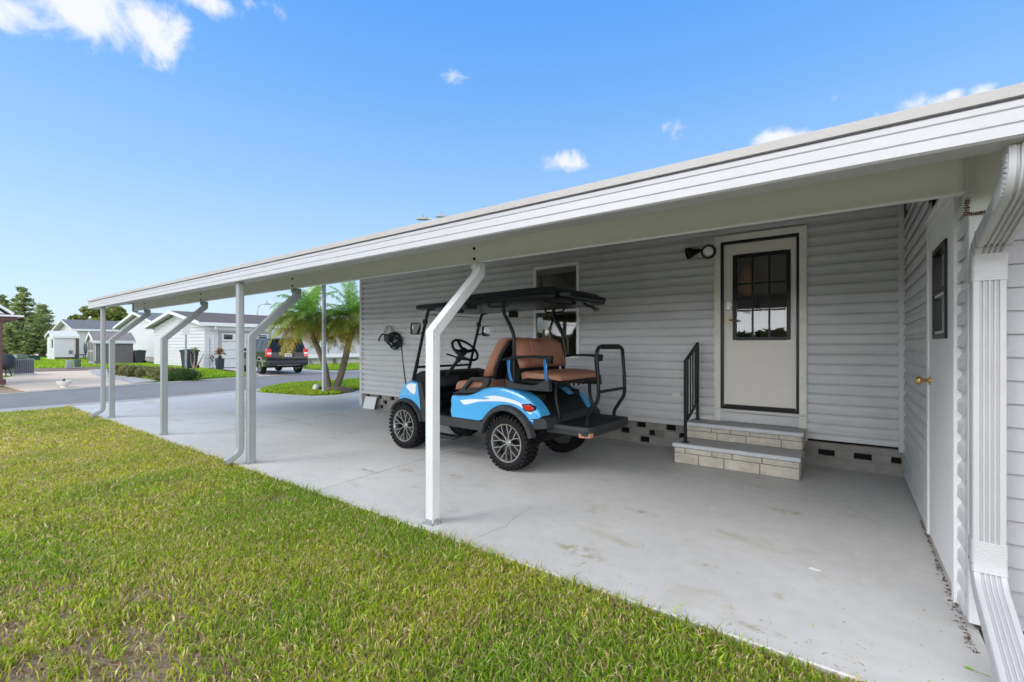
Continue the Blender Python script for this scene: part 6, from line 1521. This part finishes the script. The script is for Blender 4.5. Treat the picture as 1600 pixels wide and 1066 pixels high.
for (px,py,sx,sy,amp) in clouds:
    d = Vector(ray(px,py)).normalized(); rt = d.cross(Vector((0,0,1))).normalized(); up = rt.cross(d).normalized()
    a = vm('DOT_PRODUCT', tc.outputs['Generated'], rt).outputs['Value']; b = vm('DOT_PRODUCT', tc.outputs['Generated'], up).outputs['Value']; f_ = vm('DOT_PRODUCT', tc.outputs['Generated'], d).outputs['Value']
    a2 = mt('POWER', mt('DIVIDE', a, sx), 2); b2 = mt('POWER', mt('DIVIDE', b, sy), 2); e = mt('MULTIPLY', mt('ADD', a2, b2), -1); g_ = mt('MULTIPLY', mt('EXPONENT', e), amp); g_ = mt('MULTIPLY', g_, mt('GREATER_THAN', f_, 0))
    tot = g_ if tot is None else mt('MAXIMUM', tot, g_)
nn = mt('MULTIPLY_ADD', nz.outputs[0], 2.6, -1.30)
den = mt('ADD', tot, mt('MULTIPLY', nn, mt('MINIMUM', mt('MULTIPLY', tot, 4), 1)))
mrn = nt.nodes.new('ShaderNodeMapRange'); mrn.interpolation_type = 'SMOOTHSTEP'; mrn.inputs[1].default_value = .22; mrn.inputs[2].default_value = .95; nt.links.new(den, mrn.inputs[0])
mixc = nt.nodes.new('ShaderNodeMix'); mixc.data_type = 'RGBA'; nt.links.new(mrn.outputs[0], mixc.inputs[0]); EXPO = .98; KS = 1/(2**EXPO*.12)
mixc.inputs[7].default_value = (.93*KS,.96*KS,.99*KS,1)
sep = nt.nodes.new('ShaderNodeSeparateXYZ'); nrm = vm('NORMALIZE', tc.outputs['Generated']); nt.links.new(nrm.outputs[0], sep.inputs[0])
el = mt('DIVIDE', mt('ARCSINE', sep.outputs[2]), PI/2)
grad = nt.nodes.new('ShaderNodeValToRGB'); nt.links.new(el, grad.inputs[0]); ce = grad.color_ramp.elements
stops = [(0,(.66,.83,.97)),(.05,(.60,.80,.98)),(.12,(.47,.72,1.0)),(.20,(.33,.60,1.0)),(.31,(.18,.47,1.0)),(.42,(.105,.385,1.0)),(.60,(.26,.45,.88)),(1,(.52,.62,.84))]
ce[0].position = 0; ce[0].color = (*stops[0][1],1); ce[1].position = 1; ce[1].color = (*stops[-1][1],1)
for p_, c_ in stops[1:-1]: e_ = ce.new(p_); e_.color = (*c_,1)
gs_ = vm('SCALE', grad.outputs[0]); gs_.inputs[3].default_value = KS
msk = nt.nodes.new('ShaderNodeMix'); msk.data_type = 'RGBA'; msk.inputs[0].default_value = .12; nt.links.new(gs_.outputs[0], msk.inputs[6]); nt.links.new(sky.outputs[0], msk.inputs[7])
# added light fill: unseen broken white cloud behind the photographer, brightest at the horizon
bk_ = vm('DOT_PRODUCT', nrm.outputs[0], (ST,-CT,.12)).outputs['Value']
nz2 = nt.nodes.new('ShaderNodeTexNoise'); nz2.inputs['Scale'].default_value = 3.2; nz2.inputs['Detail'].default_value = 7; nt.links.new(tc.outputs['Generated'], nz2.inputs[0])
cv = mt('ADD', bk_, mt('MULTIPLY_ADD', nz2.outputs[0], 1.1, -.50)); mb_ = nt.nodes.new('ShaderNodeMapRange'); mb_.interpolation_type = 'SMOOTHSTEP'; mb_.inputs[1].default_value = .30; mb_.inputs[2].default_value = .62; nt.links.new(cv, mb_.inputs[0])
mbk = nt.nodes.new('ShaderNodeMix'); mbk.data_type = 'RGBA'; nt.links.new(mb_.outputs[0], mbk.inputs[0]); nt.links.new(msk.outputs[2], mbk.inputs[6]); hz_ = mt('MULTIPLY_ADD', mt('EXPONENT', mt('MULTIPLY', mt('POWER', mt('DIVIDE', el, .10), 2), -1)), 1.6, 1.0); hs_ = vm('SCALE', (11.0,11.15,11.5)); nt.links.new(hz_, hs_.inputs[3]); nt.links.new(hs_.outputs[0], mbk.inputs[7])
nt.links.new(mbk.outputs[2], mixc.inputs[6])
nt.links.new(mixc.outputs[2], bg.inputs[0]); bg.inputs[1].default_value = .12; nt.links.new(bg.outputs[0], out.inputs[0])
sl_ = bpy.data.lights.new('sun','SUN'); sl_.energy = 1.12; sl_.angle = R(26); sl_.color = (1,.96,.90)
so = bpy.data.objects.new('sun', sl_); COL.objects.link(so)
sd = Vector((math.cos(SUN_AZ)*math.cos(SUN_EL), math.sin(SUN_AZ)*math.cos(SUN_EL), math.sin(SUN_EL))); so.rotation_euler = sd.to_track_quat('Z','Y').to_euler(); so.location = sd*60
cam = bpy.data.cameras.new('camera'); co = bpy.data.objects.new('camera', cam); COL.objects.link(co); sc.camera = co
cam.sensor_width = 36; cam.lens = 36*F/1600; cam.shift_y = 7/1600; cam.clip_start = .05; cam.clip_end = 2000
co.location = (0,0,H); co.rotation_euler = (PI/2,0,TH*0+math.atan2(ST,CT))
sc.view_settings.view_transform = 'Standard'; sc.view_settings.look = 'None'; sc.view_settings.gamma = 1; sc.view_settings.exposure = EXPO; sc.view_settings.use_curve_mapping = False
sc.cycles.max_bounces = 8; sc.cycles.diffuse_bounces = 5; sc.cycles.transparent_max_bounces = 16
